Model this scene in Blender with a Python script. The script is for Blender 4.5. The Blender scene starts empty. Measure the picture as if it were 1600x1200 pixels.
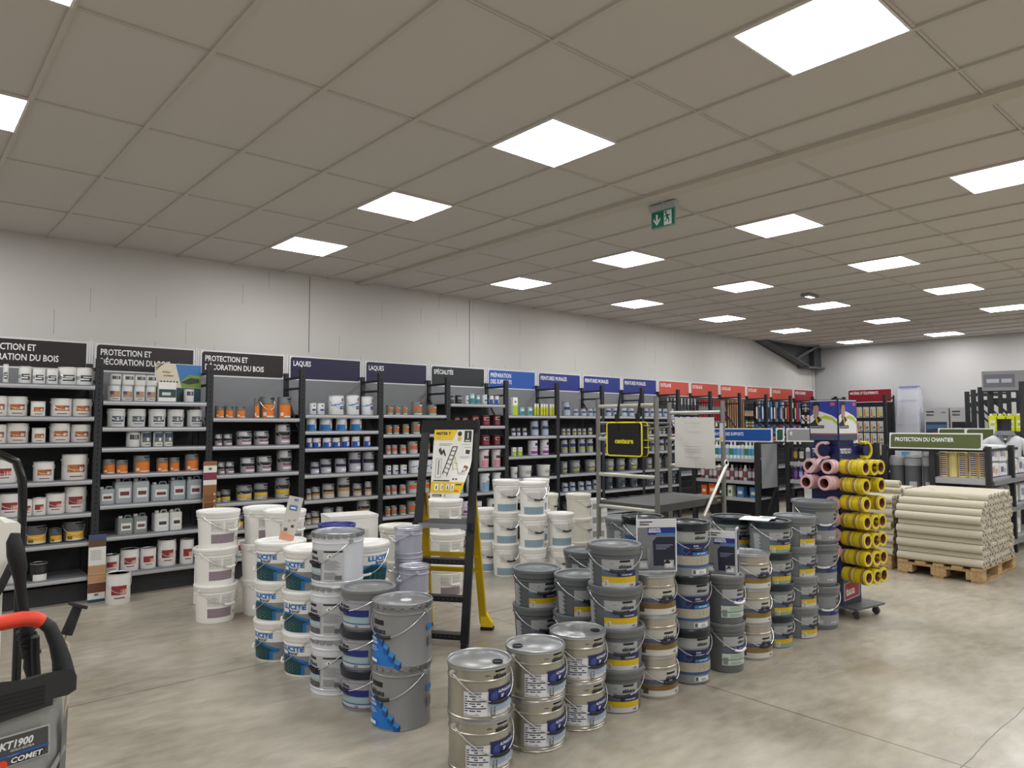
import bpy, math, random
from mathutils import Vector, Matrix
random.seed(7)
S = bpy.context.scene
COL = S.collection
R = math.radians
PI = math.pi

# ------------------------------------------------------------ camera
YAW, PITCH, ROLL, FPX, EYE = .8494, .0575, -.0011, 1118.43, 1.6
_f = Vector((math.cos(YAW)*math.cos(PITCH), math.sin(YAW)*math.cos(PITCH), math.sin(PITCH)))
_r = Vector((math.sin(YAW), -math.cos(YAW), 0)); _u = _r.cross(_f)
_r, _u = _r*math.cos(ROLL)+_u*math.sin(ROLL), _u*math.cos(ROLL)-_r*math.sin(ROLL)
cam_data = bpy.data.cameras.new('camera'); cam = bpy.data.objects.new('camera', cam_data); COL.objects.link(cam)
m = Matrix((_r, _u, -_f)).transposed().to_4x4(); m.translation = (0, 0, EYE); cam.matrix_world = m
cam_data.sensor_width = 36; cam_data.lens = FPX/1600*36; cam_data.clip_start = .05; cam_data.clip_end = 60
S.camera = cam
# ------------------------------------------------------------ world, exposure
w = bpy.data.worlds.new('world'); S.world = w; w.use_nodes = True
w.node_tree.nodes['Background'].inputs[0].default_value = (.75, .82, 1, 1)
w.node_tree.nodes['Background'].inputs[1].default_value = .0
S.view_settings.view_transform = 'Standard'; S.view_settings.look = 'None'; S.view_settings.gamma = 1
S.view_settings.use_curve_mapping = False
S.view_settings.exposure = 0.17
S.cycles.use_denoising = True
S.cycles.max_bounces = 6; S.cycles.diffuse_bounces = 4; S.cycles.glossy_bounces = 3
S.cycles.transmission_bounces = 3; S.cycles.transparent_max_bounces = 4
S.cycles.caustics_reflective = False; S.cycles.caustics_refractive = False
LIGHT_STRENGTH = 19

# ------------------------------------------------------------ materials
def C(h):
    h = h.lstrip('#'); h = ''.join(q*2 for q in h) if len(h) == 3 else h
    c = [int(h[i:i+2], 16)/255 for i in (0, 2, 4)]
    return tuple((v/12.92 if v <= .04045 else ((v+.055)/1.055)**2.4) for v in c)
_M = {}
def M(h, rough=.45, metal=0., bump=0.):
    k = (h, rough, metal, bump)
    if k in _M: return _M[k]
    m = bpy.data.materials.new('paint_%s' % h.lstrip('#')); m.use_nodes = True
    nt = m.node_tree; b = nt.nodes['Principled BSDF']; c = C(h)
    b.inputs['Base Color'].default_value = (*c, 1); b.inputs['Metallic'].default_value = metal
    n = nt.nodes.new('ShaderNodeTexNoise'); n.inputs['Scale'].default_value = 9; n.inputs['Detail'].default_value = 3
    tc = nt.nodes.new('ShaderNodeTexCoord'); nt.links.new(tc.outputs['Object'], n.inputs['Vector'])
    mr = nt.nodes.new('ShaderNodeMapRange'); mr.inputs['To Min'].default_value = max(0, rough-.06); mr.inputs['To Max'].default_value = min(1, rough+.08)
    nt.links.new(n.outputs['Fac'], mr.inputs['Value']); nt.links.new(mr.outputs['Result'], b.inputs['Roughness'])
    if bump:
        bp = nt.nodes.new('ShaderNodeBump'); bp.inputs['Strength'].default_value = bump; bp.inputs['Distance'].default_value = .002
        n2 = nt.nodes.new('ShaderNodeTexNoise'); n2.inputs['Scale'].default_value = 260
        nt.links.new(tc.outputs['Object'], n2.inputs['Vector']); nt.links.new(n2.outputs['Fac'], bp.inputs['Height']); nt.links.new(bp.outputs['Normal'], b.inputs['Normal'])
    _M[k] = m; return m
def film(h, alpha, rough=.15):
    k = ('film', h, alpha)
    if k in _M: return _M[k]
    m = bpy.data.materials.new('clear_film'); m.use_nodes = True
    b = m.node_tree.nodes['Principled BSDF']; b.inputs['Base Color'].default_value = (*C(h), 1)
    b.inputs['Roughness'].default_value = rough; b.inputs['Alpha'].default_value = alpha
    _M[k] = m; return m
def emit(h, s):
    k = ('emit', h, s)
    if k in _M: return _M[k]
    m = bpy.data.materials.new('lamp_panel'); m.use_nodes = True
    b = m.node_tree.nodes['Principled BSDF']; b.inputs['Base Color'].default_value = (.8, .8, .8, 1)
    b.inputs['Emission Color'].default_value = (*C(h), 1); b.inputs['Emission Strength'].default_value = s
    _M[k] = m; return m
def wood(h, h2, sc=6):
    k = ('wood', h, h2)
    if k in _M: return _M[k]
    m = bpy.data.materials.new('rough_wood'); m.use_nodes = True; nt = m.node_tree; b = nt.nodes['Principled BSDF']
    tc = nt.nodes.new('ShaderNodeTexCoord'); mp = nt.nodes.new('ShaderNodeMapping'); mp.inputs['Scale'].default_value = (1, 8, 8)
    n = nt.nodes.new('ShaderNodeTexNoise'); n.inputs['Scale'].default_value = sc; n.inputs['Detail'].default_value = 5
    cr = nt.nodes.new('ShaderNodeValToRGB'); cr.color_ramp.elements[0].color = (*C(h), 1); cr.color_ramp.elements[1].color = (*C(h2), 1)
    cr.color_ramp.elements[0].position = .35; cr.color_ramp.elements[1].position = .65
    for a, c in ((tc.outputs['Object'], mp.inputs['Vector']), (mp.outputs[0], n.inputs['Vector']), (n.outputs['Fac'], cr.inputs['Fac']), (cr.outputs[0], b.inputs['Base Color'])): nt.links.new(a, c)
    b.inputs['Roughness'].default_value = .75
    _M[k] = m; return m

# ------------------------------------------------------------ geometry
_TX = {}
def glyphs(s, bold=.012):
    k = (s, bold)
    if k in _TX: return _TX[k]
    c = bpy.data.curves.new('t', 'FONT'); c.body = s; c.size = 1; c.resolution_u = 2; c.offset = bold; c.fill_mode = 'FRONT'; c.dimensions = '2D'
    o = bpy.data.objects.new('t', c); me = o.to_mesh()
    v = [(p.co.x, p.co.y) for p in me.vertices]; f = [tuple(p.vertices) for p in me.polygons]
    o.to_mesh_clear(); bpy.data.objects.remove(o); bpy.data.curves.remove(c)
    if v:
        x0 = min(p[0] for p in v); x1 = max(p[0] for p in v); v = [(p[0]-x0, p[1]) for p in v]; wd = x1-x0
    else: wd = 0
    _TX[k] = (v, f, wd); return _TX[k]
CAP = .73

class MB:
    def __init__(s): s.v = []; s.f = []; s.m = []; s.sm = []; s.mats = []
    def mi(s, mat):
        if mat not in s.mats: s.mats.append(mat)
        return s.mats.index(mat)
    def add(s, vs, fs, mat, smooth=False):
        n = len(s.v); i = s.mi(mat); s.v.extend(tuple(p) for p in vs)
        for f in fs: s.f.append(tuple(n+k for k in f)); s.m.append(i); s.sm.append(smooth)
        return s
    def bx(s, x0, x1, y0, y1, z0, z1, mat, T=None):
        vs = [Vector((x, y, z)) for x in (x0, x1) for y in (y0, y1) for z in (z0, z1)]
        if T: vs = [T @ p for p in vs]
        return s.add(vs, [(0, 1, 3, 2), (4, 6, 7, 5), (0, 4, 5, 1), (2, 3, 7, 6), (0, 2, 6, 4), (1, 5, 7, 3)], mat)
    def bar(s, a, b, wx, wy, mat, up=(0, 0, 1)):
        a, b = Vector(a), Vector(b); d = (b-a).normalized(); up = Vector(up)
        if abs(d.dot(up)) > .98: up = Vector((1, 0, 0))
        x = d.cross(up).normalized()*wx/2; y = x.cross(d).normalized()*wy/2
        vs = [a-x-y, a+x-y, a+x+y, a-x+y, b-x-y, b+x-y, b+x+y, b-x+y]
        return s.add(vs, [(3, 2, 1, 0), (4, 5, 6, 7), (0, 1, 5, 4), (1, 2, 6, 5), (2, 3, 7, 6), (3, 0, 4, 7)], mat)
    def tube(s, pts, r, mat, seg=8, caps=True, rs=None):
        pts = [Vector(p) for p in pts]; n = len(pts); rings = []; pv = None
        for i, p in enumerate(pts):
            d = (pts[min(i+1, n-1)]-pts[max(i-1, 0)]).normalized()
            if pv is None: q = d.orthogonal().normalized()
            else:
                q = pv-d*pv.dot(d); q = q.normalized() if q.length > 1e-6 else d.orthogonal().normalized()
            pv = q; e = d.cross(q); rr = rs[i] if rs else r
            rings.append([p+(q*math.cos(2*PI*k/seg)+e*math.sin(2*PI*k/seg))*rr for k in range(seg)])
        vs = [p for g in rings for p in g]; fs = []
        for i in range(n-1):
            for k in range(seg): k2 = (k+1) % seg; fs.append((i*seg+k, i*seg+k2, (i+1)*seg+k2, (i+1)*seg+k))
        if caps: fs.append(tuple(range(seg-1, -1, -1))); fs.append(tuple((n-1)*seg+k for k in range(seg)))
        return s.add(vs, fs, mat, True)
    def lathe(s, prof, mat, seg=32, T=None, mats=None):
        vs = []; fs = []
        for r, z in prof:
            for k in range(seg): a = 2*PI*k/seg; p = Vector((r*math.sin(a), -r*math.cos(a), z)); vs.append(T @ p if T else p)
        for i in range(len(prof)-1):
            for k in range(seg):
                k2 = (k+1) % seg; a, b, c, d = i*seg+k, i*seg+k2, (i+1)*seg+k2, (i+1)*seg+k
                if prof[i][0] < 1e-6: fs.append((a, c, d))
                elif prof[i+1][0] < 1e-6: fs.append((a, b, c))
                else: fs.append((a, b, c, d))
        return s.add(vs, fs, mat, True)
    def patch(s, rad, a0, a1, z0, z1, mat, lift=.0008, step=7):
        """rad(z) radius; angles in degrees, 0 = local -Y, growing to the viewer's right"""
        n = max(1, int(abs(a1-a0)/step)); vs = []
        for i in range(n+1):
            a = R(a0+(a1-a0)*i/n)
            for z in (z0, z1): rr = rad(z)+lift; vs.append((rr*math.sin(a), -rr*math.cos(a), z))
        return s.add(vs, [(2*i, 2*i+2, 2*i+3, 2*i+1) for i in range(n)], mat, True)
    def cpoly(s, rad, pts, mat, lift=.0016, step=8):
        """polygon given as (deg, z) wrapped on the cylinder, cut into narrow strips so that it hugs the surface"""
        def clip(P, x, keep):
            out = []
            for i in range(len(P)):
                p, q = P[i], P[(i+1) % len(P)]; ip, iq = keep*(p[0]-x) >= 0, keep*(q[0]-x) >= 0
                if ip: out.append(p)
                if ip != iq: t = (x-p[0])/(q[0]-p[0]); out.append((x, p[1]+(q[1]-p[1])*t))
            return out
        lo = min(p[0] for p in pts); hi = max(p[0] for p in pts); n = max(1, int((hi-lo)/step)+1)
        for i in range(n):
            P = clip(clip(list(pts), lo+(hi-lo)*i/n, 1), lo+(hi-lo)*(i+1)/n, -1)
            if len(P) < 3: continue
            vs = [((rad(z)+lift)*math.sin(R(a)), -(rad(z)+lift)*math.cos(R(a)), z) for a, z in P]
            s.add(vs, [tuple(range(len(vs)))], mat)
        return s
    def ctext(s, rad, txt, a, z, h, mat, lift=.002, xs=.85, bold=.012, align='c'):
        v, f, wd = glyphs(txt, bold); k = h/CAP; rr = rad(z)+lift; W = wd*k*xs
        x0 = {'c': -W/2, 'l': 0, 'r': -W}[align]
        vs = []
        for px, py in v:
            t = R(a)+(x0+px*k*xs)/rr; zz = z-h/2+py*k; q = rad(zz)+lift; vs.append((q*math.sin(t), -q*math.cos(t), zz))
        return s.add(vs, f, mat)
    def text(s, txt, o, ux, uy, h, mat, xs=.85, bold=.012, align='l'):
        """flat text at o along ux, up uy, cap height h"""
        v, f, wd = glyphs(txt, bold); k = h/CAP; o, ux, uy = Vector(o), Vector(ux), Vector(uy); x0 = {'c': -wd/2, 'l': 0, 'r': -wd}[align]
        return s.add([o+ux*((x0+px)*k*xs)+uy*(py*k) for px, py in v], f, mat)
    def poly(s, pts, mat): return s.add(pts, [tuple(range(len(pts)))], mat)
    def prism(s, pts, off, mat):
        """polygon pts (3d) extruded by vector off"""
        n = len(pts); off = Vector(off); vs = [Vector(p) for p in pts]; vs += [p+off for p in vs]
        fs = [tuple(range(n-1, -1, -1)), tuple(range(n, 2*n))]+[(i, (i+1) % n, n+(i+1) % n, n+i) for i in range(n)]
        return s.add(vs, fs, mat)
    def mesh(s, name):
        me = bpy.data.meshes.new(name); me.from_pydata(s.v, [], s.f)
        for x in s.mats: me.materials.append(x)
        me.polygons.foreach_set('material_index', s.m); me.polygons.foreach_set('use_smooth', s.sm)
        if any(s.sm): me.set_sharp_from_angle(angle=R(38))
        me.update(); return me
    def obj(s, name, parent=None, loc=(0, 0, 0), rz=0, label=None, me=None):
        o = bpy.data.objects.new(name, me or s.mesh(name)); COL.objects.link(o); o.parent = parent
        o.location = loc; o.rotation_euler = (0, 0, rz)
        if label: o['label'] = label
        return o
USED = {}
def tag(o, label, cat, group=None):
    o['label'] = label; o['category'] = cat
    if group: o['group'] = group
    USED[label] = USED.get(label, 0)+1
    return o
def thing(name, label, cat, loc=(0, 0, 0), rz=0, group=None):
    o = bpy.data.objects.new(name, None); COL.objects.link(o); o.location = loc; o.rotation_euler = (0, 0, rz); o.empty_display_size = .05
    return tag(o, label, cat, group)
def struct(name, mb, parent=None):
    o = mb.obj(name, parent)
    if not parent: o['kind'] = 'structure'
    return o
_KIDS = {}
def dup(root, loc, rz, label, group=None, name=None):
    def cp(o, par):
        c = o.copy(); COL.objects.link(c); c.parent = par
        for ch in list(o.children): cp(ch, c)
        return c
    r = cp(root, None); r.location = loc; r.rotation_euler = (0, 0, rz)
    for k in ('group',):
        if k in r: del r[k]
    return tag(r, label, root['category'], group)
ORD = ['', 'first', 'second', 'third', 'fourth', 'fifth', 'sixth', 'seventh', 'eighth', 'ninth', 'tenth', 'eleventh', 'twelfth', 'thirteenth', 'fourteenth', 'fifteenth', 'sixteenth']

# ------------------------------------------------------------ lamps of the room (ceiling panels)
CEIL = 3.452
def ceiling_panels():
    fr = M('#e8e8e8', .5); em = emit('#f4f4f4', LIGHT_STRENGTH)
    first = None
    XS = [-2.7, .27, 3.27, 6.23, 8.63, 10.97, 13.38, 16.27]; YS = [6.9, 5.1, 3.3, 1.5, -.3, -2.1, -3.9]
    for i, x in enumerate(XS):
        for j, y in enumerate(YS):
            lab = 'square white LED ceiling panel, %s row from the left wall, %s from the back wall' % (ORD[j+1], ORD[len(XS)-i])
            if not first:
                t = thing('ceiling_lamp', lab, 'ceiling lamp', (x, y, CEIL), 0, 'LED ceiling panels'); first = t
                a = MB()
                for s_ in (-1, 1):
                    a.bx(-.297, .297, min(s_*.297, s_*.285), max(s_*.297, s_*.285), -.004, .011, fr); a.bx(min(s_*.297, s_*.285), max(s_*.297, s_*.285), -.285, .285, -.004, .011, fr)
                a.obj('lamp_frame', t)
                MB().poly([(-.285, -.285, .0), (-.285, .285, .0), (.285, .285, .0), (.285, -.285, .0)], em).obj('diffuser', t)
            else: dup(first, (x, y, CEIL), 0, lab, 'LED ceiling panels')
ceiling_panels()
# ------------------------------------------------------------ room shell
XB, YW = 17.15, 8.27
def shader(name, fn, rough=.6):
    m = bpy.data.materials.new(name); m.use_nodes = True; nt = m.node_tree; b = nt.nodes['Principled BSDF']; b.inputs['Roughness'].default_value = rough
    fn(nt, b); return m
def N(nt, t, **kw):
    n = nt.nodes.new('ShaderNode'+t)
    for k, v in kw.items():
        if k in n.inputs: n.inputs[k].default_value = v
        else: setattr(n, k, v)
    return n
def math_(nt, op, a, b=None):
    n = nt.nodes.new('ShaderNodeMath'); n.operation = op
    for i, x in enumerate((a, b)):
        if x is None: continue
        if hasattr(x, 'links'): nt.links.new(x, n.inputs[i])
        else: n.inputs[i].default_value = x
    return n.outputs[0]
def mixc(nt, fac, a, b):
    n = nt.nodes.new('ShaderNodeMix'); n.data_type = 'RGBA'
    for sock, x in ((n.inputs[0], fac), (n.inputs[6], a), (n.inputs[7], b)):
        if hasattr(x, 'links'): nt.links.new(x, sock)
        else: sock.default_value = x
    return n.outputs[2]
def floor_nodes(nt, b):
    L = nt.links.new; tc = N(nt, 'TexCoord'); sx = N(nt, 'SeparateXYZ'); L(tc.outputs['Object'], sx.inputs[0])
    n1 = N(nt, 'TexNoise', Scale=.75, Detail=4, Roughness=.55); n2 = N(nt, 'TexNoise', Scale=6.0, Detail=4, Roughness=.55)
    mp = N(nt, 'Mapping'); mp.inputs['Scale'].default_value = (1, 2.2, 1); mp.inputs['Rotation'].default_value = (0, 0, .5); L(tc.outputs['Object'], mp.inputs[0]); L(tc.outputs['Object'], n1.inputs['Vector']); L(mp.outputs[0], n2.inputs['Vector'])
    r1 = N(nt, 'ValToRGB'); e = r1.color_ramp.elements; e[0].position = .36; e[0].color = (*C('#7a7365'), 1); e[1].position = .62; e[1].color = (*C('#b8b1a3'), 1)
    L(n1.outputs['Fac'], r1.inputs[0])
    r2 = N(nt, 'ValToRGB'); e = r2.color_ramp.elements; e[0].position = .3; e[0].color = (*C('#8c8372'), 1); e[1].position = .68; e[1].color = (*C('#bab4a6'), 1)
    L(n2.outputs['Fac'], r2.inputs[0])
    c = mixc(nt, .45, r1.outputs[0], r2.outputs[0])
    # rusty warm stain patches
    n3 = N(nt, 'TexNoise', Scale=1.7, Detail=3); L(tc.outputs['Object'], n3.inputs['Vector'])
    r3 = N(nt, 'ValToRGB'); r3.color_ramp.elements[0].position = .55; r3.color_ramp.elements[1].position = .72; L(n3.outputs['Fac'], r3.inputs[0])
    c = mixc(nt, math_(nt, 'MULTIPLY', r3.outputs[0], .35), c, (*C('#97866b'), 1))
    # saw-cut joints
    d1 = math_(nt, 'LESS_THAN', math_(nt, 'ABSOLUTE', math_(nt, 'SUBTRACT', sx.outputs[0], 3.877)), .0045)
    d2 = math_(nt, 'LESS_THAN', math_(nt, 'ABSOLUTE', math_(nt, 'SUBTRACT', sx.outputs[1], 4.80)), .0045)
    n4 = N(nt, 'TexNoise', Scale=2.2, Detail=4); L(tc.outputs['Object'], n4.inputs['Vector'])
    yc = math_(nt, 'ADD', sx.outputs[1], math_(nt, 'MULTIPLY', math_(nt, 'SUBTRACT', n4.outputs['Fac'], .5), .05))
    d3 = math_(nt, 'LESS_THAN', math_(nt, 'ABSOLUTE', math_(nt, 'SUBTRACT', yc, 1.2)), .003)
    n5 = N(nt, 'TexNoise', Scale=.9, Detail=2, Roughness=.5); L(mp.outputs[0], n5.inputs['Vector'])
    d = math_(nt, 'MAXIMUM', math_(nt, 'MAXIMUM', d1, d2), d3)
    c = mixc(nt, math_(nt, 'MULTIPLY', d, .75), c, (*C('#3a352e'), 1))
    L(c, b.inputs['Base Color'])
    mr = N(nt, 'MapRange'); mr.inputs['From Min'].default_value = .3; mr.inputs['From Max'].default_value = .7; mr.inputs['To Min'].default_value = .2; mr.inputs['To Max'].default_value = .42
    L(n5.outputs['Fac'], mr.inputs['Value']); L(mr.outputs[0], b.inputs['Roughness'])
    b.inputs['Specular IOR Level'].default_value = .5
    bp = N(nt, 'Bump'); bp.inputs['Strength'].default_value = .05; bp.inputs['Distance'].default_value = .003; L(n2.outputs['Fac'], bp.inputs['Height']); L(bp.outputs[0], b.inputs['Normal'])
FLOOR = shader('polished_concrete', floor_nodes)
def wall_nodes(nt, b):
    L = nt.links.new; tc = N(nt, 'TexCoord'); mp = N(nt, 'Mapping'); mp.inputs['Rotation'].default_value = (R(90), 0, 0); L(tc.outputs['Object'], mp.inputs[0])
    sx = N(nt, 'SeparateXYZ'); L(tc.outputs['Object'], sx.inputs[0])
    row = math_(nt, 'FLOOR', math_(nt, 'DIVIDE', sx.outputs[2], .25))
    off = math_(nt, 'MULTIPLY', math_(nt, 'MODULO', row, 2.0), .31)
    u = math_(nt, 'ADD', sx.outputs[0], off)
    fr = math_(nt, 'FRACT', math_(nt, 'DIVIDE', u, .62))
    col = math_(nt, 'FLOOR', math_(nt, 'DIVIDE', u, .62))
    wn = N(nt, 'TexWhiteNoise'); wn.noise_dimensions = '2D'; cx = N(nt, 'CombineXYZ'); L(row, cx.inputs[0]); L(col, cx.inputs[1]); L(cx.outputs[0], wn.inputs['Vector'])
    on = math_(nt, 'GREATER_THAN', wn.outputs['Value'], .62)
    ln = math_(nt, 'LESS_THAN', fr, .009)
    n = N(nt, 'TexNoise', Scale=14, Detail=4); L(tc.outputs['Object'], n.inputs['Vector'])
    d = math_(nt, 'MULTIPLY', math_(nt, 'MULTIPLY', on, ln), math_(nt, 'MULTIPLY', n.outputs['Fac'], 1.0))
    n2 = N(nt, 'TexNoise', Scale=1.3, Detail=3); L(tc.outputs['Object'], n2.inputs['Vector'])
    base = mixc(nt, n2.outputs['Fac'], (*C('#cfcdc9'), 1), (*C('#dad8d4'), 1))
    c = mixc(nt, d, base, (*C('#6e6b66'), 1)); L(c, b.inputs['Base Color'])
    n3 = N(nt, 'TexNoise', Scale=60, Detail=4); L(tc.outputs['Object'], n3.inputs['Vector'])
    bp = N(nt, 'Bump'); bp.inputs['Strength'].default_value = .2; bp.inputs['Distance'].default_value = .004; L(n3.outputs['Fac'], bp.inputs['Height']); L(bp.outputs[0], b.inputs['Normal'])
BLOCK = shader('painted_blockwork', wall_nodes, .8)
PLASTER = M('#c0bfbf', .8)
def ceil_nodes(nt, b):
    L = nt.links.new; tc = N(nt, 'TexCoord'); n = N(nt, 'TexNoise', Scale=.8, Detail=2); L(tc.outputs['Object'], n.inputs['Vector'])
    c = mixc(nt, n.outputs['Fac'], (*C('#d1cbc8'), 1), (*C('#cfccc4'), 1)); L(c, b.inputs['Base Color'])
TILE = shader('mineral_tile', ceil_nodes, .9)
X0, Y0 = -4.5, -5.5
struct('floor', MB().bx(X0, XB, Y0, YW, -.1, 0, FLOOR))
struct('ceiling', MB().bx(X0, XB, Y0, YW, CEIL+.012, CEIL+.1, TILE))
struct('wall_left', MB().bx(X0, XB+.15, YW, YW+.15, -.1, CEIL+.1, BLOCK))
struct('wall_back', MB().bx(XB, XB+.15, Y0, YW, -.1, CEIL+.1, PLASTER))
struct('wall_near', MB().bx(X0-.15, X0, Y0, YW+.15, -.1, CEIL+.1, PLASTER))
struct('wall_right', MB().bx(X0-.15, XB+.15, Y0-.15, Y0, -.1, CEIL+.1, PLASTER))
# ceiling grid: T bars
g = MB(); tb = M('#cbc5bd', .6); dk = M('#6a655e', .8)
xl = [.569+.6*i for i in range(-8, 7)]+[4.725+.6*k for k in range(0, 21)]
for x in xl: g.bx(x-.013, x+.013, Y0, YW, CEIL-.003, CEIL+.012, tb)
for j in range(-7, 4):
    y = 3.594+1.2*j
    for a, b_ in ((X0, 4.573), (4.715, XB)): g.bx(a, b_, y-.008, y+.006, CEIL+.002, CEIL+.012, tb); g.bx(a, b_, y+.006, y+.010, CEIL+.003, CEIL+.012, dk)
struct('trim_1', g)
struct('trim_2', MB().bx(4.573, 4.715, Y0, YW, CEIL-.02, CEIL+.012, M('#c9c2b8', .6)))
g = MB()
for x, z0 in ((3.93, 2.5), (6.44, 2.45), (.55, 2.9)): g.bx(x-.004, x+.004, YW-.004, YW, z0, CEIL, M('#77746e', .9))
struct('trim_3', g)
# steel haunch and column in the far corner
g = MB(); st = M('#3c3e40', .6)
g.prism([(14.35, YW-.16, CEIL), (16.35, YW-.16, 2.98), (16.95, YW-.16, 2.98), (16.95, YW-.16, CEIL)], (0, .15, 0), st)
g.bar((14.35, YW-.2, CEIL), (16.35, YW-.2, 2.97), .2, .02, M('#55575a', .6))
g.bx(16.3, 17.1, YW-.3, YW-.02, 2.94, 2.98, M('#5a5c5e', .6)); g.bar((15.9, YW-.12, 3.1), (16.4, YW-.5, CEIL), .05, .05, M('#5a5c5e', .6))
g.bx(16.6, 16.95, YW-.28, YW-.02, 2.98, CEIL, st)
struct('trim_4', g)
# cast steel column edge + recess mark in the wall
struct('trim_5', MB().bx(17.04, 17.12, YW-.03, YW, 0, 2.96, M('#cfcdc9', .8)))

# ------------------------------------------------------------ emergency exit sign
t = thing('exit_sign', 'green and white emergency exit sign with arrow and running figure on ceiling', 'exit sign', (4.86, 3.60, CEIL), 0)
gm = M('#0c7a5c', .4); wm = M('#e9f3f0', .4); gy = M('#bfc3c4', .4)
a = MB().bx(-.03, .03, -.13, .13, -.05, 0, gy); a.obj('housing', t)
a = MB().bx(-.008, .008, -.12, .12, -.2, -.05, M('#7fa79a', .3)); x = -.0095
a.poly([(x, .115, -.19), (x, -.115, -.19), (x, -.115, -.06), (x, .115, -.06)], gm)
x = -.0105
a.poly([(x, -.012, -.185), (x, -.09, -.185), (x, -.09, -.065), (x, -.012, -.065)], wm)
a.poly([(x, .07, -.08), (x, .05, -.08), (x, .05, -.14), (x, .07, -.14)], wm)
a.poly([(x, .06, -.175), (x, .025, -.13), (x, .025, -.11), (x, .06, -.147), (x, .095, -.11), (x, .095, -.13)], wm)
x = -.0115
def fig(pts): a.poly([(x, -.05-p*.6, -.125+q*.6) for p, q in pts], gm)
fig([(-.03+.018*math.cos(k*PI/4), .075+.018*math.sin(k*PI/4)) for k in range(8)])
fig([(-.03, .055), (.012, .045), (.012, .0), (-.02, .0)]); fig([(.01, .04), (.045, .03), (.045, .02), (.012, .022)]); fig([(-.03, .05), (-.055, .02), (-.045, .012), (-.022, .038)])
fig([(-.02, .005), (.01, .005), (.03, -.03), (.02, -.07), (.008, -.065), (.013, -.032)]); fig([(-.02, .005), (0, 0), (-.02, -.04), (-.055, -.05), (-.053, -.038), (-.028, -.03)])
a.obj('sign_face', t)
t = thing('emergency_lamp', 'small pale emergency lamp fixed flat on the ceiling near the back rows', 'ceiling fitting', (9.889, 4.8, CEIL), 0)  # flat emergency lamp with a faintly glowing lens
MB().bx(-.15, .15, -.06, .06, -.03, 0, M('#8d8b88', .5)).obj('housing', t); MB().bx(-.09, .09, -.03, .03, -.036, -.03, emit('#e8f4f0', 2.)).obj('lens', t)
# ------------------------------------------------------------ shelving along the left wall
YF, YB, YS = 7.48, 7.93, 7.95          # shelf front, shelf back, sign plane
UP = M('#232529', .5); SH = M('#b9babf', .32, .35); SHD = M('#77797e', .5); PANEL = M('#7b7d80', .55); DARK = M('#2e2f33', .6)
FRM = M('#dcdddf', .4)
LEV = {-1: [1.97, 1.68, 1.45, 1.1, .81, .55, .24], 0: [1.972, 1.685, 1.45, 1.108, .813, .552, .242], 1: [1.835, 1.588, 1.397, 1.151, .869, .576, .23], 2: [1.68, 1.39, 1.10, .812, .525, .24],
 3: [1.723, 1.539, 1.347, 1.054, .772, .5, .24], 4: [1.732, 1.493, 1.248, 1.003, .759, .508, .24], 5: [1.884, 1.595, 1.324, 1.029, .71, .43, .2], 6: [1.74, 1.449, 1.168, .861, .56, .24],
 7: [1.742, 1.449, 1.18, .874, .607, .25], 8: [1.745, 1.449, 1.165, .86, .58, .25], 9: [1.745, 1.449, 1.165, .86, .58, .25]}
SIGNTXT = {0: ('PROTECTION ET', 'DÉCORATION DU BOIS'), 1: ('PROTECTION ET', 'DÉCORATION DU BOIS'), 2: ('PROTECTION ET', 'DÉCORATION DU BOIS'), 3: ('LAQUES',), 4: ('LAQUES',), 5: ('SPÉCIALITÉS',),
 6: ('PRÉPARATION', 'DES SUPPORTS'), 7: ('PEINTURES MURALES',), 8: ('PEINTURES MURALES',), 9: ('PEINTURES MURALES',), 10: ('OUTILLAGE',), 11: ('OUTILLAGE',), 12: ('OUTILLAGE',), 13: ('OUTILLAGE',), 14: ('OUTILLAGE',), 15: ('MATÉRIEL ET ÉQUIPEMENTS',)}
SIGNCOL = {**{k: '#231b1d' for k in (-1, 0, 1, 2)}, 3: '#1d173e', 4: '#1d173e', 5: '#22272b', 6: '#1d54ae', 7: '#1b2b80', 8: '#1b2b80', 9: '#1b2b80', **{k: '#c04a38' for k in range(10, 15)}, 15: '#8f1328'}
BAYNAME = {-1: 'edge brown-signed bay', 0: 'leftmost brown-signed bay', 1: 'second brown-signed bay', 2: 'third brown-signed bay', 3: 'first LAQUES bay', 4: 'second LAQUES bay', 5: 'SPÉCIALITÉS bay', 6: 'light-blue-signed bay',
 7: 'first PEINTURES MURALES bay', 8: 'second PEINTURES MURALES bay', 9: 'third PEINTURES MURALES bay', 10: 'first OUTILLAGE bay', 11: 'second OUTILLAGE bay', 12: 'third OUTILLAGE bay', 13: 'fourth OUTILLAGE bay', 14: 'fifth OUTILLAGE bay', 15: 'corner crimson-signed bay'}
SW = M('#f1f1f1', .5)
def shelf_mesh(w=.99, d=.45, h=.045):
    a = MB(); n = 5
    a.bx(-w/2+.03, w/2-.03, 0, d, -.008, 0, SHD)
    # rounded front lip
    pts = [(.012, 0), (.003, -.006), (0, -.016), (0, -.03), (.004, -.041), (.012, -.045), (.016, -.045), (.016, -.008)]
    vs = [(x, p, q) for x in (-w/2+.032, w/2-.032) for p, q in pts]; k = len(pts)
    a.add(vs, [(i, k+i, k+i+1, i+1) for i in range(k-1)]+[tuple(range(k)), tuple(range(2*k-1, k-1, -1))], SH, True)
    return a.mesh('shelf')
SHELF = shelf_mesh()
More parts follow.
